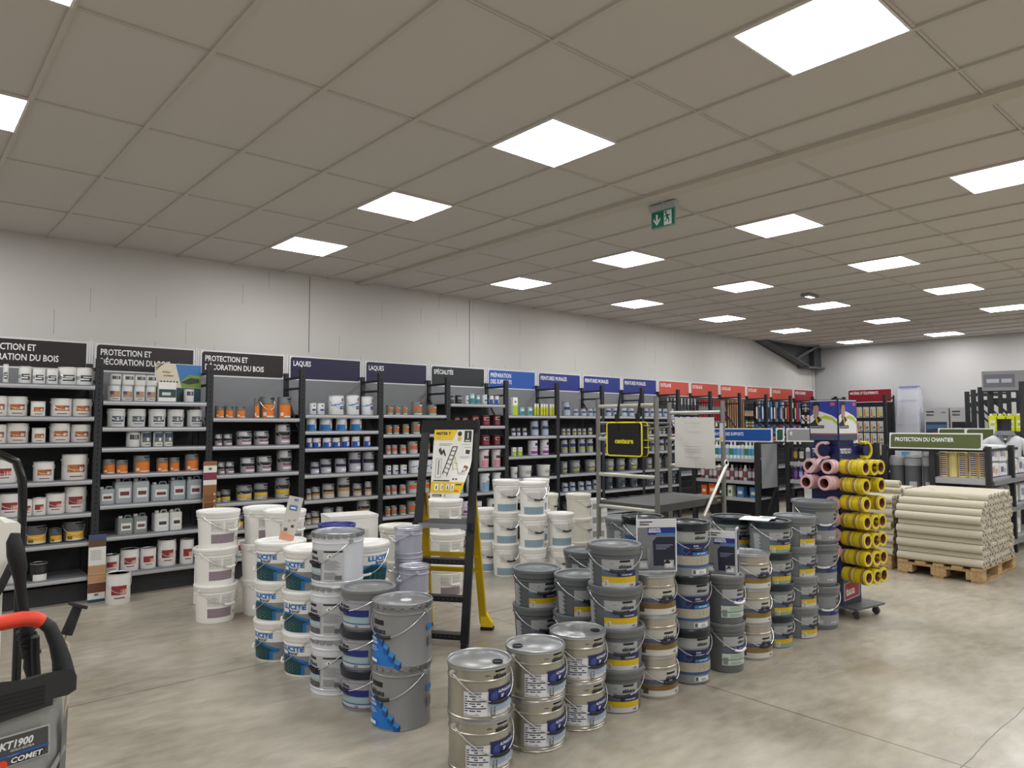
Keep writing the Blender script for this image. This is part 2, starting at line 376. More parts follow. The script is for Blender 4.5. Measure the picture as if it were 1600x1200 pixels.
def upright_frame(x, yf, yb, h, label, group, depth_x=False):
    t = thing('upright_frame', label, 'shelf upright', (x, yf, 0), 0, group)
    a = MB(); a.bx(-.03, .03, 0, .045, 0, h, UP)
    for i in range(int((h-.1)/.05)): z = .08+i*.05; a.bx(-.006, .006, -.0015, 0, z, z+.022, M('#15161a', .8))
    a.obj('post', t)
    MB().bx(-.025, .025, yb-yf-.04, yb-yf, 0, h-.02 if h > 2 else h, UP).obj('post', t)
    D = yb-yf
    b = MB(); b.bx(-.012, .012, .04, D-.03, h-.1, h-.075, UP); b.bx(-.012, .012, .04, D-.03, h-.22, h-.195, UP); b.obj('rail', t)
    b = MB(); b.bar((0, D-.03, h-.25), (0, .05, h-.75), .02, .02, UP); b.bar((0, .05, h-.8), (0, D-.03, h-1.3), .02, .02, UP); b.obj('brace', t)
    return t
uf = None
for k in range(-2, 16):
    lab = 'dark perforated shelving upright frame at the right edge of the %s' % BAYNAME[k] if k >= -1 else 'dark shelving upright frame left of every brown-signed bay'
    x = 1.5+k*.997
    if uf is None: uf = upright_frame(x, YF, YB+.02, 2.22, lab, 'uprights of the wall shelving')
    else: dup(uf, (x, YF, 0), 0, lab, 'uprights of the wall shelving')
def XK(k): return .5+1.0*k*.997+.003
bay0 = {}
for k in range(-1, 16):
    x = XK(k)+.5; deep = k < 10
    t = thing('shelving_bay', ('dark grey shelving with pale shelves, the %s' if deep else 'dark grey slatted display wall with hooks, the %s') % BAYNAME[k], 'shelving', (x, YF, 0), 0, 'shelving bays along the left wall')
    if deep:
        lv = LEV[k]
        for z in lv: MB().obj('shelf', t, (0, 0, z), me=SHELF)
        a = MB(); a.bx(-.466, .466, .445, .465, lv[0]+.005, 2.13, PANEL); a.obj('back_panel', t, label='grey back panel above the top shelf')
        a = MB(); a.bx(-.466, .466, .43, .45, .1, lv[0]-.01, DARK); a.obj('back_panel', t)  # same grey panel lower down, shade under the shelves painted in as darker colour
        MB().bx(-.466, .466, .12, .14, 0, .16 if lv[-1] > .2 else .1, DARK).obj('kick_plate', t)  # dark colour stands in for the shadow beneath the bottom shelf
    else:
        a = MB(); a.bx(-.466, .466, .43, .45, .1, 2.13, DARK)
        for i in range(14): a.bx(-.466, .466, .418, .43, .3+i*.13, .315+i*.13, M('#55575b', .5))
        a.obj('back_panel', t); MB().obj('shelf', t, (0, 0, .3), me=SHELF); MB().obj('shelf', t, (0, 0, .75), me=SHELF)
def hsign(w, h, col, lines, th, left=.05, ang=0, xs=.62):
    """sign facing local -Y, origin bottom centre"""
    a = MB(); a.bx(-w/2, w/2, 0, .015, 0, h, FRM)
    e = .016; rr = .03; y = -.001; c = M(col, .35)
    pts = []
    for cx, cz, a0 in ((-w/2+e+rr, e, -1), (w/2-e-rr, e+rr, 270), (w/2-e, h-e, -1), (-w/2+e+rr, h-e-rr, 90)):
        if a0 < 0: pts.append((cx if cz < h/2 or cx > 0 else cx, y, cz)); continue
        for i in range(5): q = R(a0+i*22.5); pts.append((cx+rr*math.cos(q), y, cz+rr*math.sin(q)))
    pts[0] = (-w/2+e, y, e)
    a.poly([Vector(p) for p in pts], c)
    for i, s_ in enumerate(lines): a.text(s_, (-w/2+left, -.003, h-.055-th-i*th*1.5), (1, 0, 0), (0, 0, 1), th, SW, xs=xs, bold=.018)
    return a
for k in range(0, 16):
    col = {'#231b1d': 'dark brown', '#1d173e': 'dark violet', '#22272b': 'charcoal', '#1d54ae': 'light blue', '#1b2b80': 'navy blue', '#c04a38': 'brick red', '#8f1328': 'crimson'}[SIGNCOL[k]]
    a = hsign(.94, .285, SIGNCOL[k], SIGNTXT[k], .062, xs=.72 if k < 15 else .47)
    t = thing('aisle_sign', '%s aisle sign reading %s above the %s' % (col, ' '.join(SIGNTXT[k][:1]), BAYNAME[k]), 'sign', (XK(k)+.515, YS+.0, 2.13), 0, 'aisle signs above the wall shelving')
    a.obj('sign_board', t)
    for s_ in (-.493, .485): MB().bx(s_-.006, s_+.006, 0, .015, -.02, .3, FRM).obj('bracket', t)

# ------------------------------------------------------------ tins, pots and cans on those shelves
WHT = M('#e9e9e6', .35); LID = M('#d9dadb', .3, .5); GRY = M('#85878a', .4); BLK = M('#1a1a1c', .4); DGY = M('#55575b', .4); METAL = M('#b3b5b8', .25, .8)
def hexm(h, r=.4): return M(h, r)
# style: body colour, lid colour, bands ('b',z0,z1,a0,a1,colour) and text ('t',string,a,z,h,colour); names for labels
ST = {
 'wzebra': ('#ececea', '#e4e4e2', [('b', .2, .55, -38, 38, '#3a3f45'), ('b', .28, .36, -38, 20, '#e8e8e8'), ('b', .42, .47, -20, 38, '#f0f0f0'), ('b', .3, .5, -80, -45, '#9aa0a4')], 'white tin with zebra label', 'paint tin'),
 'wbrown': ('#ecebe8', '#e4e4e2', [('b', .3, .6, -42, 40, '#b5652f'), ('b', .3, .45, -30, 5, '#c98a3d'), ('b', .42, .6, 5, 40, '#8c4a38'), ('b', .35, .5, 12, 28, '#e6e0d4'), ('b', .12, .16, -30, 25, '#6d4a3c')], 'white tin with orange photo label', 'paint tin'),
 'wred': ('#ecebe8', '#e4e4e2', [('b', .32, .62, -45, 30, '#8e3038'), ('b', .32, .5, 0, 30, '#d8a387'), ('b', .2, .24, -30, 20, '#7d4b46')], 'white tin with red photo label', 'paint tin'),
 'wgrey': ('#e6e7e6', '#dcdddd', [('b', .28, .6, -38, 45, '#596068'), ('b', .34, .54, -6, 8, '#c8ccd0'), ('b', .4, .6, 22, 36, '#d0d4d8'), ('b', .15, .2, -30, 30, '#70757c')], 'white pot with slate label', 'paint pot'),
 'wgreen': ('#e6e7e6', '#cfd3da', [('b', .62, .95, -50, 55, '#3b4a6c'), ('b', .3, .62, -50, 55, '#6d7762'), ('b', .38, .6, -2, 25, '#e6e8e4'), ('b', .12, .18, -20, 35, '#6f7a72')], 'white tin with green label', 'paint tin'),
 'wtan': ('#e3e4e3', '#dcdddd', [('b', .22, .6, -48, 48, '#b08a6d'), ('b', .4, .6, -48, -12, '#45527c'), ('b', .1, .15, -25, 30, '#777')], 'white tin with tan label', 'paint tin'),
 'wdark': ('#e6e7e6', '#dcdddd', [('b', .5, .82, -40, 45, '#4a4c4e'), ('b', .55, .78, 0, 20, '#cfcfca')], 'white tin with dark label', 'paint tin'),
 'gorange': ('#7e8080', '#8b8d8e', [('b', .0, .62, -60, 75, '#d9782a'), ('b', .62, .7, -60, 75, '#8e6a4b'), ('b', .86, .94, 5, 62, '#17181a'), ('t', 'sikkens', 33, .79, .08, '#1c1c1e'), ('b', .1, .26, -50, -25, '#dddbd5'), ('b', .04, .1, -20, 60, '#e6e0d6')], 'grey tin with orange label', 'paint tin'),
 'gorange2': ('#8a8f84', '#9da09f', [('b', .32, .62, -60, 80, '#d4622e'), ('b', .12, .32, -60, 80, '#6f8a6e'), ('b', 0, .12, -60, 80, '#c9cabf'), ('b', .84, .94, 0, 60, '#222'), ('b', .66, .78, 0, 60, '#c9cccc')], 'greenish tin with orange band', 'paint tin'),
 'gorange3': ('#a3a6a5', '#aeb0b0', [('b', .38, .66, -60, 80, '#d65c2c'), ('b', .0, .3, -60, 80, '#b9bdbc'), ('b', .84, .94, 0, 60, '#333')], 'pale tin with orange band', 'paint tin'),
 'gyellow': ('#55585b', '#66686a', [('b', .08, .52, -50, 70, '#e0a92b'), ('b', .08, .2, -50, 70, '#d8cfb2'), ('b', .86, .93, 0, 60, '#111'), ('t', 'sikkens', 30, .78, .08, '#141416'), ('b', .14, .3, -42, -15, '#6f5a2c')], 'dark tin with yellow label', 'paint tin'),
 'smauve': ('#9c9fa3', '#8f9296', [('b', .86, .95, 5, 60, '#1b1b1d'), ('t', 'sikkens', 33, .78, .1, '#1b1b1d'), ('b', .66, .98, -60, 4, '#c4c6c9'), ('b', .45, .62, -75, 85, '#18191c'), ('b', .05, .42, -75, 85, '#a79ea6'), ('b', .28, .4, -30, 60, '#7c4a55'), ('b', .12, .2, -30, 60, '#e2dfe2')], 'silver tin with mauve label', 'paint tin'),
 'spurple': ('#a3a5ab', '#94969c', [('b', .86, .95, 5, 60, '#1b1b1d'), ('t', 'sikkens', 33, .78, .1, '#1b1b1d'), ('b', .45, .64, -75, 85, '#241b38'), ('b', .05, .42, -75, 85, '#b9b6c4'), ('b', .15, .3, -10, 60, '#ece9f0')], 'silver tin with violet band', 'paint tin'),
 'syellow': ('#94979b', '#85888c', [('b', .84, .93, 5, 60, '#1b1b1d'), ('t', 'sikkens', 33, .76, .1, '#1b1b1d'), ('b', .46, .64, -75, 85, '#222429'), ('b', .24, .42, -75, 85, '#dcb61c'), ('b', .02, .22, -75, 85, '#b5b2a9'), ('b', .08, .14, 0, 60, '#a05a3a')], 'silver tin with yellow band', 'paint tin'),
 'stan': ('#a6a8aa', '#94979b', [('b', .84, .93, 5, 60, '#1b1b1d'), ('t', 'sikkens', 33, .76, .1, '#1b1b1d'), ('b', .48, .62, -75, 85, '#2a2528'), ('b', .32, .46, -75, 85, '#b58b4e'), ('b', .02, .3, -75, 85, '#bdb6ad')], 'silver tin with tan band', 'paint tin'),
 'wswoosh': ('#eceef0', '#dfe2e6', [('b', .28, .45, 5, 62, '#2c3a86'), ('b', .46, .5, -70, -25, '#2f6fb0'), ('b', .5, .545, -40, 0, '#3b7cba'), ('b', .545, .58, -10, 40, '#5a94c8'), ('b', .7, .86, 20, 38, '#8a2a30'), ('b', .6, .64, 5, 55, '#6f7f98'), ('t', 'LAQUE', 33, .36, .07, '#d8dcf0')], 'white tin with blue swoosh', 'paint tin'),
 'wblue': ('#eceef0', '#dfe2e6', [('b', .02, .5, -80, 20, '#2779c4'), ('b', .02, .2, 20, 80, '#3f8fd0'), ('b', .74, .88, 20, 38, '#8a2a30'), ('b', .6, .66, 5, 60, '#b4473c'), ('b', .42, .48, 10, 60, '#d0705c')], 'white tin with bright blue base', 'paint tin'),
 'wblue2': ('#e9ebee', '#dfe2e6', [('b', .0, .55, -80, 0, '#1d55b4'), ('b', 0, .12, 0, 80, '#1d55b4'), ('b', .74, .88, 20, 40, '#8a2a30'), ('b', .5, .62, 5, 65, '#a04a48')], 'white tin with royal blue side', 'paint tin'),
 'wlogo': ('#eceef0', '#e4e6e8', [('b', .7, .82, -12, 14, '#33415c'), ('b', .3, .48, -30, 35, '#3c4d90'), ('b', .12, .17, -25, 30, '#8a93a8')], 'small white blue-labelled tin', 'paint tin'),
 'dkred': ('#6d2f36', '#7e4a4e', [('b', .5, .8, -50, 60, '#b9a3a4'), ('b', .56, .74, -30, 40, '#5a1f27'), ('b', .1, .4, -50, 60, '#8b3b42')], 'dark red tin', 'paint tin'),
 'wpink': ('#e4e2e4', '#d8d6d9', [('b', .72, .85, 20, 42, '#4a4350'), ('b', .5, .66, -35, 60, '#5d3848'), ('b', .05, .42, -60, 80, '#d88e9c')], 'white pail with pink label', 'paint pail'),
 'wsky': ('#e2e5e9', '#d8dce2', [('b', .72, .85, 15, 40, '#2f4a6c'), ('b', .05, .5, -60, 80, '#7fa9c6'), ('b', .52, .58, -10, 60, '#5a7c9c')], 'white pail with sky-blue label', 'paint pail'),
 'teal': ('#8ec4c6', '#c9d6da', [('b', .1, .5, -60, 70, '#2a8b92'), ('b', .55, .8, -60, 70, '#d9e4e8')], 'pale tin with teal label', 'paint tin'),
 'lime': ('#f0f0ea', '#e6e6e0', [('b', 0, .55, -90, 90, '#a5cc1f'), ('b', .7, .8, -30, 40, '#4b6f28')], 'white carton with lime base', 'carton'),
 'yelbot': ('#dfe32e', '#f0f0f0', [('b', .72, 1.0, -90, 90, '#ecece8'), ('b', .3, .6, -60, 60, '#c8c41a')], 'yellow bottle with white top', 'bottle'),
 'rod': ('#e3e0e8', '#3b3550', [('b', .62, .8, -10, 55, '#3a2f5c'), ('b', .1, .28, -60, 80, '#8b3d8e'), ('b', .45, .5, -40, 60, '#9b90a8')], 'white tin with purple label', 'paint tin'),
 'wpail': ('#ecece8', '#e9e9e5', [('b', .25, .7, -30, 65, '#c9cbc6'), ('b', .3, .55, 10, 60, '#5f7a4b'), ('b', .35, .5, -25, 5, '#7c8087')], 'wide white green-labelled pail', 'paint pail'),
 'sblue': ('#b6bcc6', '#9da3ac', [('b', .84, .93, 5, 60, '#1b1b1d'), ('t', 'sikkens', 33, .76, .1, '#1b1b1d'), ('b', .42, .62, -75, 85, '#273a72'), ('b', .02, .36, -75, 85, '#a9b6c9')], 'silver tin with blue band', 'paint tin'),
 'navgreen': ('#b4b8c0', '#8f949b', [('b', .82, .92, 0, 60, '#1b1b1d'), ('b', .45, .68, -80, 85, '#252a63'), ('b', .24, .42, -80, 85, '#a1a24f'), ('b', .02, .2, -80, 85, '#9aa0a6')], 'silver tin with olive band', 'paint tin'),
 'lilyel': ('#b2b6bb', '#90949a', [('b', .8, .92, 0, 60, '#1b1b1d'), ('b', .42, .6, -80, 85, '#3d4968'), ('b', .25, .4, -80, 85, '#c9b93c')], 'small silver yellow-striped tin', 'paint tin'),
 'gpail': ('#83878b', '#73777b', [('b', .5, .85, -50, 70, '#a4a7aa'), ('b', .34, .48, -50, 70, '#525b72'), ('b', .2, .33, -50, 70, '#c9b02c'), ('b', .74, .82, 20, 66, '#222')], 'grey pail with yellow band', 'paint pail'),
 'dpail': ('#5d6266', '#4a4f54', [('b', .3, .6, -50, 70, '#2c3550'), ('b', .12, .28, 0, 60, '#c8cccf'), ('b', .68, .76, 20, 66, '#17181a')], 'dark pail with navy label', 'paint pail'),
 'dark': ('#3b3e42', '#565a5e', [('b', .5, .78, -50, 60, '#8f9398'), ('b', .2, .35, -50, 60, '#5f646a')], 'dark tin with grey label', 'paint tin'),
 'blackw': ('#2e2f32', '#9a9c9e', [('b', 0, .36, -45, 55, '#e6e6e4'), ('b', .5, .8, 0, 28, '#d8d8d4'), ('b', .45, .95, -45, 50, '#232427')], 'black tin with white base', 'paint tin'),
}
_TIN = {}
def tin_mesh(style, r, h):
    body, lid, bands, nm, cat = ST[style]
    pot = cat == 'paint pail' or cat == 'paint pot'
    rb = r*(.88 if cat == 'paint pail' else .97 if pot else 1)
    rad = lambda z: rb+(r*.985-rb)*z/h
    a = MB(); mb_ = M(body, .35)
    if cat == 'carton':
        a.bx(-r, r, -r*.6, r*.6, 0, h, mb_)
        for b_ in bands:
            if b_[0] == 'b': k = .98*r/90; a.bx(b_[3]*k, b_[4]*k, -r*.6-.001, -r*.6+.001, b_[1]*h, b_[2]*h, M(b_[5], .4))
        return a.mesh('carton_body'), None, None
    zt = h*.9 if pot else h-.008
    a.lathe([(0, 0), (rb-.002, 0), (rb, .003), (rad(zt), zt), (rad(zt)-.002, zt+.002), (0, zt+.002)], mb_, 20)
    for i, b_ in enumerate(bands):
        if b_[0] == 'b': a.patch(rad, b_[3], b_[4], b_[1]*h, min(b_[2]*h, zt-.002), M(b_[5], .4), .0006+.0004*i, 12)
        else: a.ctext(rad, b_[1], b_[2], b_[3]*h, b_[4]*h, M(b_[5], .4), .0006+.0004*i, .8)
    l = MB()
    if pot: l.lathe([(r, zt-.004), (r*1.03, zt), (r*1.03, h-.004), (r*1.0, h), (r*.93, h), (r*.91, h-.005), (0, h-.005)], M(lid, .35), 20)
    else: l.lathe([(r*.99, zt-.002), (r*1.015, zt), (r*1.015, h), (r*.93, h), (r*.9, h-.006), (0, h-.006)], M(lid, .3, .5), 20)
    hm = None
    if r > .075:
        hm = MB(); za = h*.8; pts = []
        for i in range(13): q = PI*i/12; aa = R(-88+176*i/12); rr = r*1.05; pts.append((rr*math.sin(aa), -rr*math.cos(aa), za-.42*h*math.sin(q)))
        hm.tube(pts, .0022, M('#d8dadc', .3, .6), 5)
        for s_ in (-1, 1): hm.tube([(s_*r*.98, 0, za), (s_*r*1.08, 0, za)], .006, M('#c8cacc', .3, .6), 6)
        hm = hm.mesh('handle')
    return a.mesh('tin_body'), l.mesh('lid'), hm
def tin(style, x, y, z, w, h, label, rz=0, group=None):
    r = round(w/2/.004)*.004; h = round(h/.01)*.01; k = (style, r, h)
    if k not in _TIN: _TIN[k] = tin_mesh(style, r, h)
    b, l, hm = _TIN[k]
    nm = {'carton': 'carton', 'bottle': 'small_bottle', 'paint tin': 'paint_tin', 'paint pot': 'paint_pot', 'paint pail': 'paint_pail'}[ST[style][4]]
    t = thing(nm, label, ST[style][4], (x, y, z), rz, group)
    MB().obj('body', t, me=b)
    if l: MB().obj('lid', t, me=l)
    if hm: MB().obj('handle', t, me=hm)
    return t
def jerry_mesh(w, h, d, col, dark):
    a = MB(); m_ = M(col, .4); e = .012
    def rr(z, k=1.): return [(sx*(w/2*k-ex), sy*(d/2-ey), z) for sx, sy, ex, ey in ((-1, -1, e, 0), (1, -1, e, 0), (1, -1, 0, e), (1, 1, 0, e), (1, 1, e, 0), (-1, 1, e, 0), (-1, 1, 0, e), (-1, -1, 0, e))]
    vs = rr(0, .97)+rr(.01)+rr(h*.8)+rr(h*.86, .92); n = 8
    fs = [(i*n+k, i*n+(k+1) % n, (i+1)*n+(k+1) % n, (i+1)*n+k) for i in range(3) for k in range(n)]+[tuple(range(7, -1, -1)), tuple(range(24, 32))]
    a.add(vs, fs, m_); y = -d/2-.001
    a.bx(-w*.3, w*.36, y-.0006, y, h*.2, h*.6, WHT); a.bx(-w*.22, w*.3, y-.0012, y, h*.3, h*.46, M(dark, .4))
    hd = MB().tube([(0, 0, h*.84), (.01, 0, h*.97), (w*.38, 0, h*.97), (w*.42, 0, h*.84)], .009, m_, 6)
    cp = MB().lathe([(0, h*.85), (.02, h*.85), (.02, h*.97), (.017, h*.98), (0, h*.98)], M('#e3e4e4', .4), 12, Matrix.Translation((-w*.26, 0, 0)))
    return a.mesh('canister_body'), hd.mesh('handle'), cp.mesh('cap')
_J = {}
def jerry(x, y, z, w, h, label, col='#a7b0b6', dark='#6e3a44', group=None):
    k = (round(w, 2), round(h, 2), col, dark)
    if k not in _J: _J[k] = jerry_mesh(k[0], k[1], .13, col, dark)
    t = thing('jerrycan', label, 'jerrycan', (x, y, z), 0, group)
    for nm, me in zip(('body', 'handle', 'cap'), _J[k]): MB().obj(nm, t, me=me)
    return t
# a shelf's items as (style, pixel-measured centre x, width, height in px of the photo) turned into metres at the shelf's own distance
def XA(px, Y, py=700):
    d = _f+_r*((px-800)/FPX)-_u*((py-600)/FPX); return d.x*Y/d.y
def row(k, s, items, y=None, z=None, two=0):
    z = LEV[k][s] if z is None else z; n = 0
    for it in items:
        st, a0, a1, hp = it[:4]; y_ = YF+.03
        for rep in range(it[4] if len(it) > 4 else 1):
            sh = (a1-a0+1.2)*rep; x0, x1 = XA(a0+sh, y_+.04), XA(a1+sh, y_+.04); cx = (x0+x1)/2; dep = cx*_f.x+y_*_f.y
            w = (a1-a0)*dep/FPX*.92; h = hp*dep/FPX*.97; w = min(w, .25)
            if cx > XK(k)+.97-w/2 or cx < XK(k)+.04: cx = min(max(cx, XK(k)+.045+w/2), XK(k)+.965-w/2)
            n += 1; yy = y_+w/2+.01*((n*7) % 3)
            where = '%s from left, %s shelf down, %s' % (ORD[n], ORD[s+1], BAYNAME[k])
            if st[0] == '!': jerry(cx, yy+.02, z+.001, w, h, 'grey plastic jerrycan, '+where, *({'!': ('#a7b0b6', '#6e3a44'), '!d': ('#8b918e', '#6b5a58'), '!w': ('#d9dbd6', '#3c3f44')}[st]), group='jerrycans')
            else: tin(st, cx, yy, z+.001, w, h, ST[st][3]+', '+where, 0, ST[st][3]+'s')
row(0, 0, [('wzebra', 0, 8, 30), ('wzebra', 26, 45, 28), ('wzebra', 48, 66, 26), ('wzebra', 68, 87, 26), ('wzebra', 89, 118, 29), ('wzebra', 121, 147, 28)])
row(0, 1, [('wbrown', -20, 8, 32), ('wbrown', 9, 41, 32), ('wbrown', 47, 68, 24), ('wbrown', 79, 111, 29), ('wbrown', 115, 145, 28)])
row(0, 2, [('wbrown', -20, 9, 31), ('wbrown', 11, 44, 31), ('wbrown', 50, 70, 24), ('wbrown', 79, 109, 30), ('wbrown', 112, 142, 29)])
row(0, 3, [('wred', -14, 28, 38), ('wbrown', 56, 86, 30), ('wbrown', 100, 139, 40)])
row(0, 4, [('wred', 2, 38, 38), ('wred', 40, 54, 26), ('wred', 55, 75, 27), ('wred', 76, 105, 32), ('wred', 106, 139, 41)])
row(0, 5, [('gyellow', 45, 77, 31), ('gyellow', 82, 102, 24), ('gyellow', 105, 136, 32)])
row(0, 6, [('wgrey', 0, 14, 26), ('wdark', 15, 48, 30), ('blackw', 55, 81, 28)])
row(1, 0, [('wtan', 166, 187, 25), ('wtan', 188, 206, 25), ('wtan', 207, 224, 25), ('wtan', 225, 242, 25)])
row(1, 1, [('wgrey', 168, 195, 29), ('wgrey', 200, 228, 28), ('wgrey', 232, 259, 28), ('wgrey', 262, 288, 28), ('wgrey', 293, 319, 27)])
row(1, 2, [('wdark', 198, 219, 24), ('wgreen', 220, 237, 23), ('wgreen', 239, 254, 23), ('wgreen', 255, 270, 23)])
row(1, 3, [('gorange', 162, 181, 22), ('gorange', 183, 201, 21), ('gorange', 210, 236, 26), ('gorange', 246, 264, 21), ('gorange', 266, 282, 21), ('gorange', 290, 312, 25)])
row(1, 4, [('!', 157, 181, 28), ('!', 183, 209, 39), ('!', 210, 235, 39), ('!', 239, 267, 29), ('!', 269, 293, 36), ('!', 294, 317, 36)])
row(1, 5, [('!d', 188, 211, 29), ('!d', 212, 234, 30), ('!w', 244, 267, 33), ('!w', 268, 287, 33)])
row(1, 6, [('wred', 150, 168, 24), ('wred', 169, 193, 27), ('wred', 195, 223, 33), ('wred', 225, 250, 32), ('wred', 253, 282, 41), ('wred', 286, 308, 39)])
row(2, 0, [('gorange', 335, 349, 19), ('gorange', 350, 365, 19), ('gorange', 367, 382, 19), ('gorange', 395, 404, 32), ('gorange', 407, 431, 34), ('gorange', 433, 456, 34)])
row(2, 1, [('smauve', 335, 347, 19), ('smauve', 349, 364, 19), ('smauve', 370, 395, 23), ('smauve', 398, 422, 23), ('smauve', 432, 457, 33)])
row(2, 2, [('smauve', 340, 352, 18), ('smauve', 353, 368, 18), ('smauve', 377, 400, 25), ('smauve', 403, 427, 25), ('smauve', 435, 460, 34)])
row(2, 3, [('syellow', 338, 346, 18), ('syellow', 347, 363, 19), ('syellow', 372, 397, 24), ('syellow', 399, 422, 25), ('syellow', 433, 457, 33)])
row(2, 4, [('syellow', 345, 360, 20), ('syellow', 365, 385, 24), ('syellow', 392, 412, 24), ('syellow', 430, 452, 30)])
row(2, 5, [('wred', 345, 365, 28), ('wred', 372, 392, 28), ('wred', 430, 452, 28)])
row(3, 0, [('wlogo', 482, 494, 18), ('wlogo', 495, 508, 18), ('wswoosh', 514, 540, 31), ('wswoosh', 542, 564, 31), ('wswoosh', 566, 587, 30)])
row(3, 1, [('wblue', 479, 496, 20), ('wblue', 501, 522, 20), ('wblue', 525, 544, 20), ('wblue', 548, 568, 20)])
row(3, 2, [('wblue2', 478, 488, 16), ('wblue2', 489, 503, 16), ('wblue2', 504, 518, 16), ('wblue2', 519, 533, 16), ('wblue2', 534, 548, 16), ('wblue2', 549, 563, 16), ('wblue2', 568, 580, 16)])
row(3, 3, [('spurple', 486, 500, 18), ('spurple', 502, 521, 22), ('spurple', 524, 543, 22), ('spurple', 546, 567, 32), ('spurple', 570, 590, 31)])
row(3, 4, [('stan', 479, 487, 17), ('stan', 488, 503, 18), ('stan', 505, 525, 22), ('stan', 529, 550, 32), ('stan', 553, 568, 19), ('stan', 570, 581, 22)])
row(3, 5, [('stan', 479, 487, 17), ('stan', 488, 502, 18), ('stan', 506, 524, 23), ('stan', 526, 538, 22), ('stan', 561, 583, 33)])
row(3, 6, [('stan', 480, 500, 22), ('stan', 520, 540, 22), ('stan', 560, 580, 24)])
row(4, 0, [('gorange2', 603, 614, 15), ('gorange2', 616, 626, 15), ('gorange2', 627, 636, 15), ('gorange2', 644, 662, 20), ('gorange2', 669, 685, 17)])
row(4, 1, [('gorange2', 602, 613, 15), ('gorange2', 614, 625, 15), ('gorange2', 628, 639, 15), ('gorange2', 643, 658, 19), ('gorange2', 660, 674, 19), ('gorange2', 677, 690, 19)])
row(4, 2, [('gorange3', 602, 611, 15), ('gorange3', 612, 622, 15), ('gorange3', 624, 635, 15), ('gorange3', 638, 655, 19), ('gorange3', 658, 675, 19), ('gorange3', 677, 692, 19)])
row(4, 3, [('wlogo', 602, 612, 15), ('wlogo', 614, 624, 15), ('wlogo', 625, 636, 15), ('wswoosh', 640, 660, 20), ('wswoosh', 662, 680, 20), ('wswoosh', 682, 696, 20)])
row(4, 4, [('gorange3', 602, 611, 15), ('gorange3', 612, 622, 15), ('gorange3', 624, 635, 15), ('gorange3', 637, 655, 19), ('gorange3', 658, 675, 19), ('gorange3', 677, 692, 19)])
row(4, 5, [('gorange2', 602, 611, 15), ('gorange2', 612, 622, 15), ('gorange2', 624, 635, 15), ('gorange2', 637, 655, 19), ('gorange2', 658, 675, 19)])
row(4, 6, [('wgrey', 606, 622, 18), ('wgrey', 626, 642, 18), ('wgrey', 662, 680, 20)])
row(5, 0, [('dark', 700, 710, 13), ('dark', 712, 723, 13), ('wlogo', 725, 731, 13), ('teal', 732, 742, 17), ('teal', 743, 750, 14), ('wlogo', 752, 761, 15), ('wblue2', 764, 772, 14), ('wblue2', 773, 781, 14)])
row(5, 1, [('dkred', 708, 719, 13), ('dkred', 721, 733, 13), ('dkred', 735, 749, 16), ('dkred', 752, 768, 17), ('dkred', 771, 785, 17)])
row(5, 2, [('dkred', 712, 724, 16), ('dkred', 727, 743, 17), ('dkred', 751, 767, 17), ('dkred', 770, 784, 17)])
row(5, 3, [('wpink', 712, 728, 28), ('wpink', 730, 747, 28), ('wpink', 749, 767, 28), ('wpink', 769, 786, 28)])
row(5, 4, [('wsky', 712, 728, 28), ('wsky', 730, 747, 28), ('wsky', 750, 768, 28), ('wsky', 770, 786, 28)])
row(5, 5, [('rod', 722, 736, 22), ('wgrey', 742, 756, 18), ('wgrey', 762, 780, 20)])
row(5, 6, [('wsky', 722, 740, 26), ('wsky', 745, 762, 26)])
row(6, 0, [('lime', 799, 810, 29), ('teal', 812, 821, 13), ('teal', 823, 832, 13), ('yelbot', 833.5, 837, 19, 7)])
row(6, 1, [('spurple', 798, 806, 13), ('spurple', 807, 814, 13), ('spurple', 815, 823, 13), ('sblue', 830, 844, 24), ('sblue', 847, 860, 24)])
row(6, 2, [('lime', 799, 807, 14), ('lime', 809, 817, 14), ('rod', 826, 843, 25), ('rod', 845, 861, 25)])
row(6, 3, [('wpail', 798, 811, 17), ('wpail', 813, 838, 18), ('wpail', 841, 865, 18)])
row(6, 4, [('wpail', 800, 820, 18), ('wpail', 825, 845, 18)])
row(6, 5, [('wpail', 800, 820, 18), ('wpail', 825, 845, 18)])
row(7, 0, [('sblue', 880, 894, 23), ('sblue', 896, 906, 12, 4)])
row(7, 1, [('lilyel', 877, 884, 11, 6)])
row(7, 2, [('navgreen', 877, 889, 22, 4)])
row(7, 3, [('gpail', 876, 889, 19), ('gpail', 892, 912, 20), ('gpail', 915, 934, 20)])
row(7, 4, [('sblue', 878, 889, 14, 5)])
row(7, 5, [('dpail', 880, 897, 20), ('dpail', 900, 917, 20)])
row(8, 0, [('sblue', 946, 957, 14, 4)])
row(8, 1, [('lilyel', 946, 953, 12, 6)])
row(8, 2, [('navgreen', 944, 955, 20, 4)])
row(8, 3, [('gpail', 946, 963, 20, 3)])
row(8, 4, [('dpail', 946, 960, 20), ('dpail', 964, 982, 21), ('dpail', 984, 998, 20)])
row(8, 5, [('dpail', 948, 964, 20, 3)])
row(9, 0, [('sblue', 1006, 1015, 13, 5)])
row(9, 1, [('lilyel', 1006, 1012, 11, 6)])
row(9, 2, [('navgreen', 1006, 1016, 18, 4)])
row(9, 3, [('gpail', 1008, 1022, 18, 3)])
row(9, 4, [('dpail', 1008, 1024, 20, 3)])
row(9, 5, [('dpail', 1008, 1024, 18, 3)])
